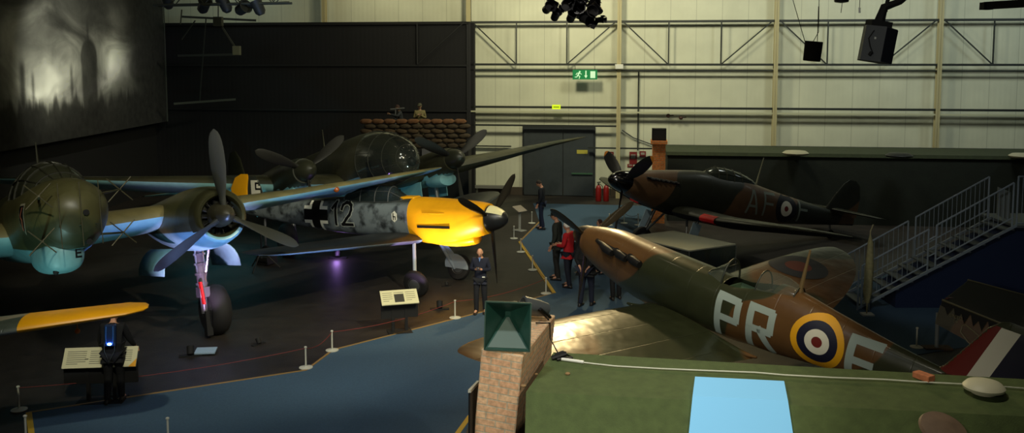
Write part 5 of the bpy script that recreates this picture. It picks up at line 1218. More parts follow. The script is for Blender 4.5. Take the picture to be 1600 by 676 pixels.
# saw tooth brown side, standing proud of the near side
p0, p1, q1, q0 = top[0]+Vector((-.02,-.03,-.05)), top[1]+Vector((0,-.03,-.05)), low[1]+Vector((0,-.03,0)), low[0]+Vector((0,-.03,0))
def bil(u, v): return (p0.lerp(p1, u)).lerp(q0.lerp(q1, u), v)
teeth = [(0,.12)]; n_ = 9
for i in range(n_): teeth += [((i+.5)/n_, .02+.12*(i % 2 == 0)), ((i+1)/n_, .42+.03*(i % 3))]
V = [bil(u, v) for u, v in teeth]+[bil(1,1), bil(0,1)]
c = MB(); m_ = len(V); c.add(V+[v+Vector((.0,.025,0)) for v in V], [tuple(range(m_)), tuple(range(2*m_-1,m_-1,-1))]+[(i,(i+1)%m_,m_+(i+1)%m_,m_+i) for i in range(m_)])
o = c.build('saw_tooth_side', brz, t, False); bm = bmesh.new(); bm.from_mesh(o.data); bmesh.ops.triangulate(bm, faces=[f for f in bm.faces if len(f.verts) > 4]); bm.to_mesh(o.data); bm.free()
edge_t = mat('edge_tan', (98,92,66), .5)
c = MB(); c.tube([top[0], top[1], top[2]], .018, 6); c.build('top_edge_rail', edge_t, t); c = MB(); c.tube([top[4], top[3]], .02, 6); c.build('top_edge_rail', edge_t, t)
c = MB(); c.tube([bil(.30,.55)+Vector((0,-.03,0)), bil(.34,.45)+Vector((0,-.03,0)), bil(.45,.55)+Vector((0,-.03,0)), bil(.62,.72)+Vector((0,-.03,0)), bil(.82,.72)+Vector((0,-.03,0)), bil(1,.45)+Vector((0,-.03,0))], .014, 6)
c.tube([bil(.30,.55)+Vector((0,-.03,0)), bil(.30,.8)+Vector((0,-.03,0)), bil(.4,1.0)+Vector((0,-.03,0)), bil(.62,1.25)+Vector((0,-.03,0))], .014, 6); c.build('curved_piping', mat('piping_tan', (120,110,82), .5), t)
c = MB(); c.bar(top[0].lerp(top[1],.15)+Vector((.0,.25,.03)), top[0].lerp(top[1],.35)+Vector((.1,.7,.03)), .03); c.build('red_strip', mat('strip_red', (95,20,16), .5), t)
tx = bil(.2,.42)+Vector((0,-.05,0)); eu = (p1-p0).normalized(); yaw_ = atan2(eu.y, eu.x); M_ = Matrix.Translation(tx) @ Matrix.Rotation(yaw_, 4, 'Z') @ Matrix.Rotation(pi/2, 4, 'X') @ Matrix.Rotation(-.12, 4, 'Z')
text_obj('stencil_lettering', 'SPEED\n14', .085, mat('stencil_tan', (120,112,84), .6), t, M_)
pq = atz(1463,545,0)-L0
c = MB(); c.tube([pq, pq+Vector((0,0,.75))], .04, 8); c.build('support', mat('support_grey', (120,125,125), .5), t)
for a_, b_ in ((low[1]*.5+low[2]*.5, 0), (low[3], 0)):
    c = MB(); c.tube([a_, dn(a_, 0)], .05, 8); c.build('support', mat('support_grey', (120,125,125)), t)
c = MB(); c.box((pq.x-.25,pq.y-.1,0),(pq.x+.3,pq.y+.15,.04)); c.build('base_plate', mat('wood_brown', (80,62,44), .7), t, False)
# ================================================================== SMALL THINGS
post_w = mat('post_white', (195,195,180), .5)
rope_m = mat('rope_red', (120,40,35), .7)
def stanchion(x, y, label, h=.42, group='low white barrier posts'):
    p = atz(x, y, 0); s_ = .42/.42
    if not stanchion.p:
        t = thing('barrier_post', label, 'barrier post', (p.x, p.y, .012), group=group); c = MB(); c.lathe([(.13,0),(.13,.012),(.03,.03),(.02,.035)], None, 20); c.build('base', post_w, t)
        c = MB(); c.lathe([(.017,.02),(.017,h-.03),(.028,h-.03),(.028,h-.01),(.012,h)], None, 12); c.build('pole', post_w, t); stanchion.p = t; return t
    return dup(stanchion.p, (p.x, p.y, .012), None, label)
stanchion.p = None
SPTS = {}
for kx, x, y, lb in [('a',30,641,'leftmost low white barrier post, at the corner of the blue carpet'),('b',41,690,'low white barrier post cut by the bottom edge at far left'),('c',478,575,'low white barrier post on the carpet edge, left of the pair below the big propeller'),
  ('d',519,548,'low white barrier post at the bend in the carpet edge'),('e',711,497,'low white barrier post just left of the man in navy holding a camera'),('f',263,694,'low white barrier post cut by the bottom edge, on the carpet'),
  ('g',853,459,'low white barrier post at the near end of the yellow carpet edge'),('h',832,422,'low white barrier post halfway along the yellow carpet edge'),('i',814,394,'low white barrier post near the far end of the yellow carpet edge'),
  ('j',803,373,'small low barrier post under the white lectern'),('l',831,349,'low white barrier post beside the man standing by the door'),('m',952,352,'left one of three low posts in front of the AF F fighter'),('n',975,349,'middle one of three low posts in front of the AF F fighter'),('o',997,352,'right one of three low posts in front of the AF F fighter'),
  ('q',1432,543,'low white post behind the tail of the PR F fighter')]:
    SPTS[kx] = stanchion(x, y, lb)
def rope(a, b_, label):
    p = SPTS[a].location+Vector((0,0,.38)); q = SPTS[b_].location+Vector((0,0,.38)); pts = []
    for i in range(13):
        u = i/12; v = p.lerp(q, u); v.z -= .10*4*u*(1-u); pts.append(v-p)
    c = MB(); c.tube(pts, .006, 6); o = c.build('barrier_rope', rope_m); o.location = p; tag(o, label, 'rope')
rope('a','c','long thin red rope across the dark floor on the left'); rope('c','d','short thin red rope between the pair of posts under the propeller'); rope('d','e','thin red rope from the carpet bend to the post by the man in navy')
rope('e','g','thin rope from the man in navy to the yellow edge'); rope('g','h','thin rope on near half of the yellow carpet edge'); rope('h','i','thin rope on far half of the yellow carpet edge'); rope('m','n','thin rope, left half, before the AF F fighter'); rope('n','o','thin rope, right half, before the AF F fighter')
# information boards
board_w = mat('board_cream', (215,210,170), .45); board_txt = mat('board_text', (120,118,100), .6); pic_m = mat('board_picture', (60,58,50), .6)
def board(label, px, zc2, Yc, w, d_, yaw, tilt, legs=2, body=True, m=None, pic=None, corner=False, rows=5):
    p = atY(px[0], px[1], Yc)
    t = thing('information_board', label, 'sign', (p.x, p.y, 0), (0,0,yaw))
    Mx = Matrix.Translation((0,0,p.z)) @ Matrix.Rotation(tilt, 4, 'X')
    c = MB(); c.box((-w/2,-d_/2,-.012),(w/2,d_/2,.012), 0, Mx); c.build('board_face', m or board_w, t, False)
    c = MB()
    cols_ = 3
    for cc in range(cols_):
        for r in range(rows):
            x0 = -w/2+w*(.05+cc*.31); y0 = d_/2-d_*(.18+r*.7/rows)
            if pic and cc == pic-1 and r > 0: continue
            c.box((x0,y0-d_*.03,.013),(x0+w*.26*(1 if r < rows-1 else .6),y0,.0145), 0, Mx)
    c.build('printed_text', board_txt, t, False)
    if pic:
        x0 = -w/2+w*(.05+(pic-1)*.31); c = MB(); c.box((x0,-d_*.36,.013),(x0+w*.26,d_*.2,.0146), 0, Mx); c.build('picture', pic_m, t, False)
    if corner:
        c = MB(); V = [Mx @ Vector(v) for v in ((w/2,-d_/2,.0135),(w/2,-d_*.1,.0135),(w/2-.12,-d_/2,.0135))]; c.add(V, [(0,1,2)]); c.build('yellow_corner', yellow_p, t, False)
    if body:
        c = MB(); c.box((-w/2,-.02,p.z-.45),(w/2,.03,p.z-.06)); c.build('back_panel', matt_black, t, False)
    for sx in ((-1,1) if legs == 2 else (0,)):
        c = MB(); xx = sx*w*.18; c.box((xx-.03,-.03,0),(xx+.03,.03,p.z-.01)); c.build('leg', matt_black if legs == 2 else post_w, t, False)
    c = MB(); c.box((-w*.32,-.2,0),(w*.32,.2,.02)); c.build('base', matt_black if legs == 2 else post_w, t, False)
    return t
board('cream information board tilted on a black stand, left of the man in navy', (624,464), .7, 19.3, .80, .42, .28, .55, pic=2)
board('long cream information board in front of the man bending with the blue light', (157,558), .8, 15.3, 1.22, .36, .10, .95, corner=True, rows=7)
board('small white lectern board on a white post near the carpet corner at the back', (812,326), .8, 31.0, .42, .36, .8, .45, legs=1, body=False, m=mat('lectern_face', (150,140,125), .5), rows=3)
p = atz(322,552,0)
t = thing('floor_plate', 'pale blue plate low on the floor at the foot of the night fighter wheel', 'sign', (p.x, p.y, 0), (0,0,.1))
c = MB(); c.box((-.2,-.13,.05),(.2,.13,.075), 0, Matrix.Rotation(.15,4,'X')); c.build('plate', mat('plate_blue', (150,175,190), .5), t, False); c = MB(); c.box((-.1,-.08,0),(.1,.1,.06)); c.build('foot', matt_black, t, False)
def floorlamp(x, y, label, yaw=0, glow=None, gs=0, size=1, up=.0):
    p = atz(x, y, 0); t = thing('floor_spotlight', label, 'floor lamp', (p.x, p.y, 0), (0,0,yaw), scale=size)
    c = MB(); c.box((-.22,-.06,0),(.22,.06,.03)); c.build('base', matt_black, t, False)
    c = MB(); M_ = Matrix.Translation((0,0,.12)) @ Euler((-.5,0,0)).to_matrix().to_4x4(); c.lathe([(.03,-.1),(.07,-.08),(.075,.08),(.068,.08),(.06,.05)], M_, 16); c.build('lamp_body', matt_black, t)
    if glow:
        c = MB(); c.lathe([(.01,.052),(.058,.052),(.058,.056),(.01,.056)], M_, 16); c.build('lens', mat('lens_'+label[:6], glow, .3, emit=glow, es=gs), t)
    return t
floorlamp(687,483,'black floor spotlight lying between the information board and the low post', .1)
floorlamp(298,556,'black floor spotlight at the left of the pale blue floor plate', .3)
floorlamp(404,538,'small black floor spotlight to the right of the big wheel', .9, size=.7)
floorlamp(528,403,'floor lamp with a bright blue lens beneath the wing of fighter 12', 0, (70,80,255), 30, 1.2)
floorlamp(698,447,'small dim floor lamp left of the pale half-moon wheel cover', .4, size=.6)
# tripod under the wing
p = atz(409,420,0); t = thing('tripod_stand', 'dark tripod stand on the floor below the black cross fighter tail', 'stand', (p.x,p.y,0))
for k_ in range(3):
    a_ = k_*2.09+.3; c = MB(); c.tube([(0,0,.55),(.5*cos(a_),.5*sin(a_),.01)], .02, 6); c.build('leg', mat('tripod_dark', (42,42,44), .5), t)
c = MB(); c.tube([(0,0,.3),(0,0,1.0)], .02, 6); c.tube([(0,0,1.0),(0,0,1.1)], .035, 8); c.build('pole', mat('tripod_dark', (42,42,44)), t)
# ------------------------------------------------------------------ sandbag post at the back
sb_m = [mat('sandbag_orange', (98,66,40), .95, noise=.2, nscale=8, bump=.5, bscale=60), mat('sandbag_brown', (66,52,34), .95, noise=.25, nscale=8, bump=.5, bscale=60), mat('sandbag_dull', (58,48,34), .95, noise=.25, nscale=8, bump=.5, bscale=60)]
pa = atY(563,187,35.8); pb = atY(727,187,35.2); ztop = pa.z
t = thing('display_platform', 'tall black platform carrying the sandbag wall at the back', 'platform', ((pa.x+pb.x)/2, 36.3, 0))
c = MB(); zb = ztop-1.12; c.box((-(pb.x-pa.x)/2-.1,-.75,0), ((pb.x-pa.x)/2+.1,1.9,zb)); c.build('body', matt_black, t, False)
pp = atY(668,235,35.2); c = MB(); c.box((pp.x-t.location.x-.25, -.80, 1.7),(pp.x-t.location.x+.4, -.752, zb)); c.build('pale_panel', mat('pale_panel_grey', (92,92,96), .7), t, False)
def bagmesh(seed):
    r = random.Random(seed); V = []; Fc = []; n = 12; m_ = 8
    for i in range(m_+1):
        u = -1+2*i/m_; w = (1-abs(u)**4*.72)
        for k_ in range(n):
            a_ = 2*pi*k_/n; cx = cos(a_); sz = sin(a_)
            V.append((u*.27, (abs(cx)**.7)*(1 if cx > 0 else -1)*.15*w*(1+r.uniform(-.04,.04)), .085+(abs(sz)**.75)*(1 if sz > 0 else -1)*.085*w*(1+r.uniform(-.06,.06))))
    for i in range(m_):
        for k_ in range(n): Fc.append((i*n+k_, i*n+(k_+1)%n, (i+1)*n+(k_+1)%n, (i+1)*n+k_))
    Fc.append(tuple(range(n-1,-1,-1))); Fc.append(tuple(m_*n+k_ for k_ in range(n))); return V, Fc
rowsl = ['top','second','third','fourth','fifth','sixth']
nb = 9; Wt = pb.x-pa.x
for r in range(6):
    prot = None
    for i in range(nb):
        x_ = pa.x+(i+.5+(.35 if r % 2 else 0))*Wt/nb; y_ = 35.8+(pb.y-35.8)*0-.0; z_ = ztop-.19*(r+1)+.02
        if prot is None:
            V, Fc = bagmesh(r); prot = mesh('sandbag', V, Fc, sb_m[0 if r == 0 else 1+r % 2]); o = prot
        else: o = prot.copy(); COL.objects.link(o)
        o.location = (x_, y_, z_); o.rotation_euler = (0, random.uniform(-.05,.05), random.uniform(-.1,.1)); o.scale = (1.04*Wt/nb/.52, 1.1, 1.2)
        tag(o, 'brown sandbag in the '+rowsl[r]+' course of the sandbag wall at the back', 'sandbag', 'sandbags in the '+rowsl[r]+' course of the wall')
# ------------------------------------------------------------------ PEOPLE
def skin_mesh(name, joints, edges, m, parent, sub=1, root='pelvis'):
    """joints: name -> (pos, rx, ry); grown with a Skin modifier and baked"""
    names = list(joints); idx = {n: i for i, n in enumerate(names)}
    me = bpy.data.meshes.new(name); bm = bmesh.new(); lay = bm.verts.layers.skin.verify(); vs = [bm.verts.new(joints[n][0]) for n in names]
    for a, b_ in edges: bm.edges.new((vs[idx[a]], vs[idx[b_]]))
    for n, v in zip(names, vs):
        v[lay].radius = (joints[n][1], joints[n][2] if len(joints[n]) > 2 else joints[n][1]); v[lay].use_root = (n == root)
    bm.to_mesh(me); bm.free()
    o = bpy.data.objects.new('tmp', me); COL.objects.link(o)
    md = o.modifiers.new('s', 'SKIN'); md.use_smooth_shade = True
    if sub: md2 = o.modifiers.new('d', 'SUBSURF'); md2.levels = sub; md2.render_levels = sub
    dg = bpy.context.evaluated_depsgraph_get(); dg.update()
    m2 = bpy.data.meshes.new_from_object(o.evaluated_get(dg)); bpy.data.objects.remove(o)
    m2.name = name; m2.materials.clear()
    return link(name, m2, m, parent, True)
sk_m = mat('skin', (205,150,118), .6); sk_p = mat('skin_pale', (150,118,92), .6)
def person(label, loc, yaw, h=1.72, top=(40,44,60), trouser=(28,32,44), hair=(60,45,35), arms='down', bow=0., lean=0., coat=0., stride=.06, hairlen=0, cap=None, skinm=None, bald=False, girth=1., half=False, side_head=0.):
    t = thing('person', label, 'person', loc, (0,0,yaw), scale=h/1.75)
    skm = skinm or sk_m
    ln = Euler((-lean,0,0)).to_matrix()
    hipc = Vector((0,0,.95))
    def up(p):   # rotate upper body forward about the hips
        return hipc + ln @ (Vector(p)-hipc)
    J = {}
    g = girth
    J['pelvis'] = (Vector((0,0,.96)), .15*g, .105*g)
    J['waist'] = (up((0,.0,1.12)), .135*g, .095*g); J['chest'] = (up((0,0,1.32)), .16*g, .11*g); J['collar'] = (up((0,-.01,1.45)), .085, .07); J['neck'] = (up((0,.01,1.52)), .052, .052)
    hb_ = Euler((-bow,0,side_head)).to_matrix()
    nk = up((0,.01,1.53)); hd = nk+ln @ (hb_ @ Vector((0,.03,.11)))
    J['head0'] = (nk+ln @ (hb_ @ Vector((0,.015,.04))), .06, .06)
    E_ = [('pelvis','waist'),('waist','chest'),('chest','collar'),('collar','neck'),('neck','head0')]
    arm = {'down': ((.23,-.03,1.14),(.25,.07,.90)), 'hold': ((.24,-.0,1.16),(.07,.28,1.22)), 'point': ((.25,.02,1.14),(.12,.30,1.12)), 'behind': ((.24,-.10,1.15),(.12,-.17,.98)), 'chest': ((.23,.0,1.15),(.03,.22,1.28)), 'lean': ((.26,.12,1.15),(.30,.34,.98)), 'aim': ((.26,.15,1.30),(.12,.42,1.42))}
    for s_, nm in ((1,'R'),(-1,'L')):
        a_ = arms if isinstance(arms, str) else arms[0 if s_ > 0 else 1]
        el, wr = arm[a_]
        el = Vector((s_*el[0], el[1], el[2])); wr = Vector((s_*wr[0], wr[1], wr[2]))
        J['sh'+nm] = (up((s_*.175,0,1.42)), .062*g); J['el'+nm] = (up(el), .044); J['wr'+nm] = (up(wr), .027)
        E_ += [('chest','sh'+nm),('sh'+nm,'el'+nm),('el'+nm,'wr'+nm)]
        fd = (wr-el).normalized()
        if a_ in ('hold','chest','aim'): fd = Vector((-s_*.75, .45, .25)).normalized()
        sd = Vector((0,1,0)) if abs(fd.z) > .7 else Vector((0,0,1)); pn = fd.cross(sd).normalized()
        pm = wr+fd*.05; J['pm'+nm] = (up(pm), .03, .018); E_.append(('wr'+nm,'pm'+nm))
        for f_ in range(4):
            off_ = (f_-1.5)*.019; L_ = [.068,.078,.072,.056][f_]
            k1 = wr+fd*.09+sd*off_; k2 = k1+fd*L_*.5+pn*.006*s_; k3 = k2+fd*L_*.35+pn*.022*s_
            for q, (kk, rr) in enumerate(((k1,.0095),(k2,.0085),(k3,.007))): J['f%d%d%s' % (f_, q, nm)] = (up(kk), rr)
            E_ += [('pm'+nm,'f%d0%s' % (f_, nm)),('f%d0%s' % (f_, nm),'f%d1%s' % (f_, nm)),('f%d1%s' % (f_, nm),'f%d2%s' % (f_, nm))]
        th1 = wr+fd*.03+sd*.035; th2 = th1+fd*.035+sd*.02
        J['t1'+nm] = (up(th1), .011); J['t2'+nm] = (up(th2), .009); E_ += [('wr'+nm,'t1'+nm),('t1'+nm,'t2'+nm)]
        st = stride*s_
        J['hp'+nm] = (Vector((s_*.09,0,.90)), .088*g); J['kn'+nm] = (Vector((s_*.10,.02+st*.5,.50)), .058); J['an'+nm] = (Vector((s_*.105,-.02+st,.10)), .04); J['to'+nm] = (Vector((s_*.125,.12+st,.04)), .034)
        E_ += [('pelvis','hp'+nm),('hp'+nm,'kn'+nm),('kn'+nm,'an'+nm),('an'+nm,'to'+nm)]
    body = skin_mesh('body', J, E_, skm, t, 1)
    # head with nose and ears joined to the body mesh
    R_ = (ln @ hb_).to_4x4(); c = MB(); Mh = Matrix.Translation(hd) @ R_
    Vh = []; Fh = []; n = 20; hh = 14
    for i in range(hh+1):
        p_ = pi*i/hh
        for k_ in range(n):
            a_ = 2*pi*k_/n; x_ = .076*sin(p_)*cos(a_); y_ = .094*sin(p_)*sin(a_); z_ = .118*cos(p_)
            if z_ < 0: x_ *= 1+z_*2.2; y_ = y_*(1+z_*1.0)+(.012 if y_ > 0 else 0)*(-z_/.118)
            Vh.append(Mh @ Vector((x_, y_, z_)))
    for i in range(hh):
        for k_ in range(n): Fh.append((i*n+k_, (i+1)*n+k_, (i+1)*n+(k_+1)%n, i*n+(k_+1)%n))
    c.add(Vh, Fh); c.ball((0,0,0), .012, .9, 1.5, 1.7, 8); nv = len(Vh)
    for i in range(nv, len(c.V)): c.V[i] = Mh @ (c.V[i]+Vector((0,.098,-.012)))
    for s_ in (1, -1):
        k0 = len(c.V); c.ball((0,0,0), .02, .45, .9, 1.4, 8)
        for i in range(k0, len(c.V)): c.V[i] = Mh @ (c.V[i]+Vector((s_*.077,0,-.005)))
    bm = bmesh.new(); bm.from_mesh(body.data); tmp = bpy.data.meshes.new('h'); tmp.from_pydata([tuple(v) for v in c.V], [], c.F); bm.from_mesh(tmp); bm.to_mesh(body.data); bm.free()
    body.data.polygons.foreach_set('use_smooth', [True]*len(body.data.polygons))
    c = MB()
    for s_ in (1, -1): c.ball(Mh @ Vector((s_*.03,.092,.012)), .011, n=8)
    c.build('eyes', mat('eye_dark', (30,24,20), .3), t)
    c = MB(); c.bar(Mh @ Vector((-.022,.101,-.055)), Mh @ Vector((.022,.101,-.055)), .008, .006); c.build('mouth', mat('lip', (140,75,65), .6), t)
    # hair
    if not bald:
        V = []; Fc = []; hm = mat('hair_%d_%d' % (hair[0], hair[1]), hair, .8, noise=.15, nscale=40, bump=.3, bscale=80); m_ = 9
        for i in range(m_+1):
            for k_ in range(n):
                a_ = 2*pi*k_/n; front = max(0, sin(a_)); lim = 1.05+(1-front)*(.75+.5*hairlen)-(.25*front)
                p_ = lim*i/m_; x_ = .084*sin(min(p_,pi/2))*cos(a_)*(1 if p_ < pi/2 else 1-.15*(p_-pi/2)); y_ = .102*sin(min(p_,pi/2))*sin(a_); z_ = .127*cos(p_) if p_ < pi/2 else -.11*(p_-pi/2)*(1+hairlen*.6)
                V.append(Mh @ Vector((x_, y_-.004, z_+.003)))
        for i in range(m_):
            for k_ in range(n): Fc.append((i*n+k_, (i+1)*n+k_, (i+1)*n+(k_+1)%n, i*n+(k_+1)%n))
        mesh('hair', V, Fc, hm, t)
    else:
        c = MB(); 
        for s_ in (1, -1): c.ball(Mh @ Vector((s_*.068,-.03,-.0)), .03, .5, 1.5, 1.4, 10)
        c.ball(Mh @ Vector((0,-.078,-.02)), .04, 1.5, .6, 1.2, 10); c.build('hair', mat('hair_grey', (120,112,100), .8), t)
    if cap:
        c = MB(); k0 = 0; c.lathe([(.001,.135),(.05,.125),(.082,.09),(.088,.04)], None, 20); c.lathe([(.088,.04),(.105,.035),(.105,.03),(.088,.03)], None, 20); c.box((-.06,.07,.035),(.06,.16,.045)); c.V = [Mh @ v for v in c.V]; c.build('cap', mat('cap_%d' % cap[0], cap, .7), t)
    # clothes: jacket
    top_m = mat('cloth_%d_%d_%d' % top, top, .85, noise=.1, nscale=10, bump=.35, bscale=9)
    tr_m = mat('cloth_%d_%d_%d' % trouser, trouser, .85, noise=.1, nscale=10, bump=.3, bscale=9)
    K = {}; zb_ = .90-coat
    K['pelvis'] = (Vector((0,0,.95)), .175*g, .13*g); K['hem'] = (Vector((0,.0,zb_)), .185*g+coat*.06, .14*g+coat*.05)
    K['waist'] = (up((0,0,1.12)), .16*g, .12*g); K['chest'] = (up((0,0,1.33)), .18*g, .13*g); K['collar'] = (up((0,-.01,1.45)), .10, .085); K['neck'] = (up((0,0,1.495)), .066, .066)
    E2_ = [('hem','pelvis'),('pelvis','waist'),('waist','chest'),('chest','collar'),('collar','neck')]
    for nm in 'RL':
        K['sh'+nm] = (J['sh'+nm][0], .078*g); K['el'+nm] = (J['el'+nm][0], .06); K['wr'+nm] = (J['wr'+nm][0]+(J['el'+nm][0]-J['wr'+nm][0]).normalized()*.012, .042); E2_ += [('chest','sh'+nm),('sh'+nm,'el'+nm),('el'+nm,'wr'+nm)]
    skin_mesh('jacket', K, E2_, top_m, t, 2)
    K = {'pelvis': (Vector((0,0,.97)), .155*g, .12*g)}; E3_ = []
    for s_, nm in ((1,'R'),(-1,'L')):
        K['hp'+nm] = (J['hp'+nm][0], .105*g); K['kn'+nm] = (J['kn'+nm][0], .078); K['an'+nm] = (J['an'+nm][0]+Vector((0,0,.04)), .066); K['cu'+nm] = (J['an'+nm][0]+Vector((0,.005,-.045)), .066); E3_ += [('pelvis','hp'+nm),('hp'+nm,'kn'+nm),('kn'+nm,'an'+nm),('an'+nm,'cu'+nm)]
    skin_mesh('trousers', K, E3_, tr_m, t, 2)
    for s_, nm in ((1,'R'),(-1,'L')):
        p_ = J['an'+nm][0]; c = MB(); V = []; Fc = []; n3 = 12
        secs = [(-.085,.03,.05),(-.06,.042,.085),(0,.044,.10),(.06,.047,.07),(.13,.05,.055),(.18,.042,.045),(.205,.015,.03)]
        for (yy, w_, hh_) in secs:
            for k_ in range(n3):
                a_ = 2*pi*k_/n3; V.append((p_.x+w_*cos(a_)+s_*.008, p_.y+yy, max(0, hh_*.5+hh_*.55*sin(a_))))
        for i in range(len(secs)-1):
            for k_ in range(n3): Fc.append((i*n3+k_, i*n3+(k_+1)%n3, (i+1)*n3+(k_+1)%n3, (i+1)*n3+k_))
        Fc.append(tuple(range(n3-1,-1,-1))); Fc.append(tuple((len(secs)-1)*n3+k_ for k_ in range(n3)))
        mesh('shoe', V, Fc, mat('shoe_dark', (30,26,24), .5), t)
    t['_h'] = 1
    del t['_h']
    return t, up, hd, Mh
def fl(x, y): p = atz(x, y, 0); return (p.x, p.y, .013)
# facing: local +y is forward; yaw 0 faces away from the camera, pi faces it
tm_, up_, hd_, Mh_ = person('bald man in navy fleece and dark trousers looking down at the camera in his hands', fl(751,490), pi-.15, 1.56, (24,28,46), (16,17,24), arms='hold', bow=.45, bald=True, stride=.05)
c = MB(); c.box((-.055,.30,1.22),(.055,.35,1.30)); bevel(c.build('camera_body', black, None), .008)
cm_ = bpy.data.objects['camera_body']; cm_.name = 'hand_camera'; cm_.matrix_world = Matrix.Translation(tm_.location) @ Matrix.Rotation(tm_.rotation_euler.z, 4, 'Z') @ Matrix.Scale(tm_.scale.x, 4); tag(cm_, 'small black camera held in both hands by the man in navy', 'camera')
c = MB(); c.lathe([(.028,0),(.03,.03),(.024,.035)], Matrix.Translation((0,.35,1.26)) @ Matrix.Rotation(-pi/2,4,'X'), 16); c.build('lens', mat('lens_chrome', (150,150,155), .2, .8), cm_)
c = MB(); c.box((-.14,.135,.98),(-.07,.15,1.01)); c.build('badge', white_p, tm_, False)
c = MB(); c.add([(-.035,.105,1.50),(.035,.105,1.50),(0,.145,1.38)], [(0,1,2)]); cc_ = c.build('shirt_collar', mat('shirt_blue', (90,120,170), .7), tm_, False); md = cc_.modifiers.new('t','SOLIDIFY'); md.thickness = .01
person('man in dark jumper and jeans standing with head bowed near the grey door', fl(846,358), rad(75), 1.72, (16,20,28), (24,34,58), (38,28,24), bow=.55, arms='down')
person('man in dark green jacket and cap standing behind the woman in red', fl(870,437), rad(70), 1.84, (44,48,38), (34,34,30), (60,50,40), bow=.25, arms='down', cap=(38,38,32), stride=.05)
wr_, up2, hd2, Mh2 = person('white-haired woman in a red jacket looking left with a black bag on her arm', fl(888,449), rad(60), 1.70, (190,22,30), (22,26,40), (235,232,220), bow=.15, arms='point', coat=.10, girth=1.08)
t = thing('shoulder_bag', 'black shoulder bag hanging at the side of the woman in red', 'bag', wr_.location, (0,0,rad(60))); 
c = MB(); c.box((.19,-.16,.86),(.31,.18,1.14)); bevel(c.build('bag_body', matt_black, t, False), .04, 3); c = MB(); c.tube([(.25,-.12,1.12),(.22,-.06,1.38),(.19,0,1.43),(.22,.07,1.38),(.25,.14,1.12)], .012, 6); c.build('strap', matt_black, t)
person('person in black coat and dark jeans seen from behind, left of the PR F nose', fl(916,478), rad(-25), 1.74, (12,13,16), (20,26,46), (22,20,20), bow=.3, arms='behind', lean=.06, coat=.08, stride=.10, girth=1.3)
person('brown-haired woman half hidden behind the nose of the PR F fighter', fl(938,428), rad(110), 1.50, (20,22,30), (18,20,30), (70,38,26), arms='down', hairlen=1.0)
person('person in dark clothes standing behind the PR F fighter, only legs in view', fl(962,468), rad(10), 1.60, (18,20,26), (12,13,18), (30,26,24), arms='chest')
pm_, up3, hd3, Mh3 = person('visitor in black bending over the board with a glowing blue pack on the back', fl(180,628), rad(8), 1.62, (12,13,16), (11,12,15), (16,15,15), arms='lean', bow=.5, lean=.12, girth=1.12, stride=.07, cap=(18,20,24))
t = thing('backpack_light', 'narrow blue pack with a bright blue lamp on the back of the bending visitor', 'backpack', pm_.location, pm_.rotation_euler, scale=pm_.scale.x)
c = MB(); Mx = Matrix.Translation(up3((0,-.17,1.28))) @ Matrix.Rotation(-.12,4,'X'); c.box((-.10,-.05,-.2),(.10,.05,.2),0,Mx); bevel(c.build('pack', mat('pack_navy', (22,44,80), .45), t, False), .03, 3)
c = MB(); 
for s_ in (1,-1): c.tube([Mx @ Vector((s_*.06,-.055,.17)), Mx @ Vector((s_*.065,-.06,0)), Mx @ Vector((s_*.06,-.055,-.14))], .012, 6)
c.build('blue_piping', mat('piping_blue', (50,100,170), .4), t)
c = MB(); c.ball(Mx @ Vector((0,-.065,-.15)), .032, 1.3, .5, .8, 14); c.build('lamp', mat('blue_lamp', (60,110,255), .3, emit=(70,130,255), es=25), t)
c = MB(); c.tube([Mx @ Vector((-.09,-.05,-.12)), up3((-.10,-.2,1.0)), up3((-.02,-.2,.8)), up3((.08,-.2,1.0)), Mx @ Vector((.09,-.05,-.12))], .006, 6); c.build('strap', mat('strap_dim', (70,80,80), .6), t)
# mannequins on the sandbag post
pz = zb
t_, *_r = person('mannequin in a pale tunic standing at right behind the sandbag wall', (atY(656,190,36.7).x, 36.7, pz), pi+.1, 1.72, (118,108,70), (80,74,50), (50,44,34), arms='chest', bow=.1, cap=(70,68,50), skinm=sk_p); t_['category'] = 'mannequin'
t_, *_r = person('mannequin in dark uniform leaning at left behind the sandbag wall', (atY(627,190,36.6).x, 36.6, pz), rad(105), 1.68, (40,44,48), (34,36,38), (50,30,24), arms='aim', bow=.1, lean=.15, skinm=sk_p); t_['category'] = 'mannequin'
t = thing('mounted_gun', 'thin grey gun on a post behind the sandbags, left of the mannequins', 'gun', (atY(614,176,36.5).x, 36.5, pz))
c = MB(); g0 = atY(610,171,36.5)-t.location; g1 = atY(632,169,36.5)-t.location; c.tube([g0, g1], .035, 8); c.build('barrel', grey_metal, t); c = MB(); c.tube([(g0.x+.2,0,0),(g0.x+.2,0,g0.z)], .03, 8); c.build('mount_post', grey_metal, t)
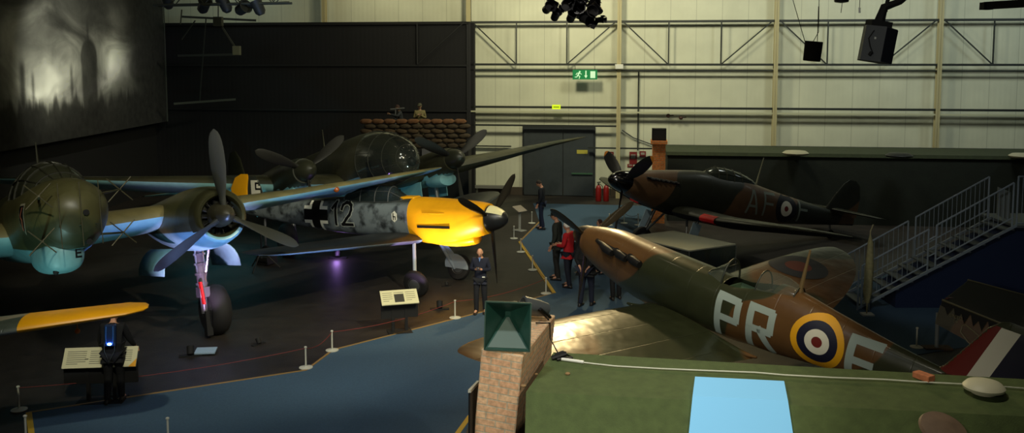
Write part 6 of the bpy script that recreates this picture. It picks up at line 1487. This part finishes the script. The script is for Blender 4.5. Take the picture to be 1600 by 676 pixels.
# ================================================================== LIGHT
def area(name, loc, tgt, size, power, col=(1,1,1), sy=None, spread=None):
    d = bpy.data.lights.new(name, 'AREA'); d.energy = power; d.color = col; d.size = size
    if sy: d.shape = 'RECTANGLE'; d.size_y = sy
    if spread: d.spread = spread
    o = bpy.data.objects.new(name, d); COL.objects.link(o); o.location = loc; o.rotation_euler = (Vector(tgt)-Vector(loc)).to_track_quat('-Z','Y').to_euler(); return o
def spot(name, loc, tgt, power, ang=40, col=(1,1,1), r=.08, blend=.5):
    d = bpy.data.lights.new(name, 'SPOT'); d.energy = power; d.color = col; d.spot_size = rad(ang); d.spot_blend = blend; d.shadow_soft_size = r
    o = bpy.data.objects.new(name, d); COL.objects.link(o); o.location = loc; o.rotation_euler = (Vector(tgt)-Vector(loc)).to_track_quat('-Z','Y').to_euler(); return o
w = bpy.data.worlds.new('world'); S.world = w; w.use_nodes = True; w.node_tree.nodes['Background'].inputs[0].default_value = (.55,.7,.8,1); w.node_tree.nodes['Background'].inputs[1].default_value = .02
warm = (1,.93,.62); teal = (.75,.95,.9)
# unseen bulbs added under the ceiling to put glints on the glass
bulb_m = mat('bulb_glow', (255,240,200), .4, emit=(255,240,200), es=60)
first = None
for bx, by in [(-8,12),(-4,12),(0,12),(4,12),(8,12),(-8,19),(-4,19),(0,19),(4,19),(8,19),(-6,26),(-1,26),(4,26),(9,26)]:
    if first is None:
        t = thing('glint_bulb', 'added round bulb hung out of view over the hall for glints on glass', 'lamp', (bx,by,10.6), group='added glint bulbs over the aircraft')
        c = MB(); c.lathe([(.02,.88),(.02,.2),(.14,.15),(.2,-.02),(.18,-.02),(.1,.1)], None, 20); c.build('shade', matt_black, t)
        c = MB(); c.ball((0,0,.0), .10, n=12); c.build('bulb', bulb_m, t); first = t
    else: dup(first, (bx,by,10.6))
# wall washers
area('wall_washer', WP(-.45,10.2,7), WP(-.45,4.0,0), 1.2, 520, warm)
area('wall_washer', WP(.5,10.5,7), WP(.45,4.4,0), 1.5, 330, (1,.98,.72))
area('wall_washer', WP(1.6,10.5,7.5), WP(1.7,4.6,0), 2, 270, (.9,.98,.88))
area('wall_washer', WP(2.9,10.5,7), WP(2.9,5.,0), 2, 150, (.78,.95,.95))
area('wall_washer', WP(-1.6,10.3,2.5), WP(-1.5,9.0,-.4), 1.2, 50, warm)
area('wall_washer', WP(-2.6,10.3,2.5), WP(-2.6,9.0,-.4), 1.2, 25, teal)
# hall lights
spot('hall_spot', (4,9,10), (2.8,16.2,1.5), 1500, 36, (1,.9,.62), .12)
area('hanging_lamp', (3.0,27.5,8.2), (1.0,15.5,1.2), .35, 110, (1,.76,.36), spread=rad(60))  # area light added to give the near wing its golden sheen
spot('hall_spot', (-4,7,10.5), (-6,18,2.5), 1900, 48, (1,.95,.7), .15)
spot('hall_spot', (0,12,10.5), (-3,22,0), 1500, 62, (1,.95,.8), .15)
spot('hall_spot', (-2,18,10.5), (-5,29,2.5), 700, 60, (.95,.95,.72), .15)
spot('hall_spot', (1,22,10.5), (4,27.5,2.5), 700, 32, (1,.9,.68), .15)
spot('hall_spot', (1,22,10.5), (1.5,30.5,0), 500, 45, (1,.95,.85), .15)
spot('hall_spot', (4.5,4.5,7.5), (.4,10.5,2.0), 620, 40, (1,.92,.75), .15)
spot('hall_spot', (2.5,9.5,9.5), (2.8,9.9,2.4), 520, 62, (1,.95,.75), .2)
spot('hall_spot', (-2.5,1.5,6.0), (.6,9.8,2.2), 1150, 50, (1,.95,.78), .25)
spot('hall_spot', (-2,6,10.5), (-2.5,14,0), 1100, 75, (.92,.97,1), .3)
spot('hall_spot', (4,10,9.5), (10.2,21.5,1.6), 600, 22, (.85,.95,1), .3)
_sp = atY(1376,70,22)
spot('camera_side_spot', (0,7,6.6), _sp, 1500, 10, (.95,1,.95), .1)
spot('hall_spot', (-3,14,7.2), atY(330,10,24), 260, 40, (1,1,.8), .15)
spot('mural_light', (-9,30,10), (-15.4,33,5.5), 800, 70, (1,1,.82), .2)
# coloured floor uplights under the aircraft
spot('floor_uplight', (-4.9,16.9,.25), (-5.9,18.1,2.5), 420, 60, (.30,.45,1), .05)
spot('floor_uplight', (-5.8,16.6,.3), (-6.5,18.6,1.3), 750, 38, (.85,.55,1), .05)
spot('floor_uplight', (-6.6,16.6,.3), (-7.2,17.6,2.9), 260, 60, (.28,.32,1), .05)
spot('floor_uplight', (-8.2,14.0,.25), (-8.6,16.3,2.5), 130, 60, (.55,1,.95), .1)
spot('camera_side_spot', (-1,4,6.8), (-4.6,24.5,1.3), 1500, 13, (.95,1,1), .1)
spot('hall_spot', (3.5,12,9.5), (-3.2,21,3), 3600, 42, (1,.93,.62), .1)
spot('floor_uplight', (-3.0,17.4,.25), (-4.2,20.4,3.3), 420, 60, (.25,.45,1), .05)
spot('floor_uplight', (-1.4,22.6,.2), (-2.2,24.2,3.4), 120, 70, (.35,.5,1), .05)
spot('floor_uplight', (-1.7,21.3,.2), (-1.5,22.6,1.5), 420, 60, (1,.88,.62), .05)
spot('floor_uplight', (-2.0,21.0,.2), (-2.4,22.4,1.1), 110, 45, (.8,.5,1), .05)
spot('floor_uplight', (-9.5,26.5,.3), (-8,31,2.8), 200, 110, (.35,.9,1), .1)
spot('floor_uplight', (0.2,23.5,.3), (-1.5,27.5,2.4), 160, 60, (.6,1,.9), .1)
_fl = atz(528,403,0)
_pd = bpy.data.lights.new('blue_floor_lamp', 'POINT'); _pd.energy = 9; _pd.color = (.55,.3,1); _pd.shadow_soft_size = .05
_po = bpy.data.objects.new('blue_floor_lamp', _pd); COL.objects.link(_po); _po.location = (_fl.x, _fl.y-.2, .22)
spot('camera_side_spot', (0,5,6.2), (-1.0,23.0,.6), 650, 8, (.95,1,1), .1)
S.view_settings.view_transform = 'Standard'; S.view_settings.look = 'None'; S.view_settings.gamma = 1; S.view_settings.exposure = 0.0
try: S.view_settings.use_curve_mapping = False
except Exception: pass
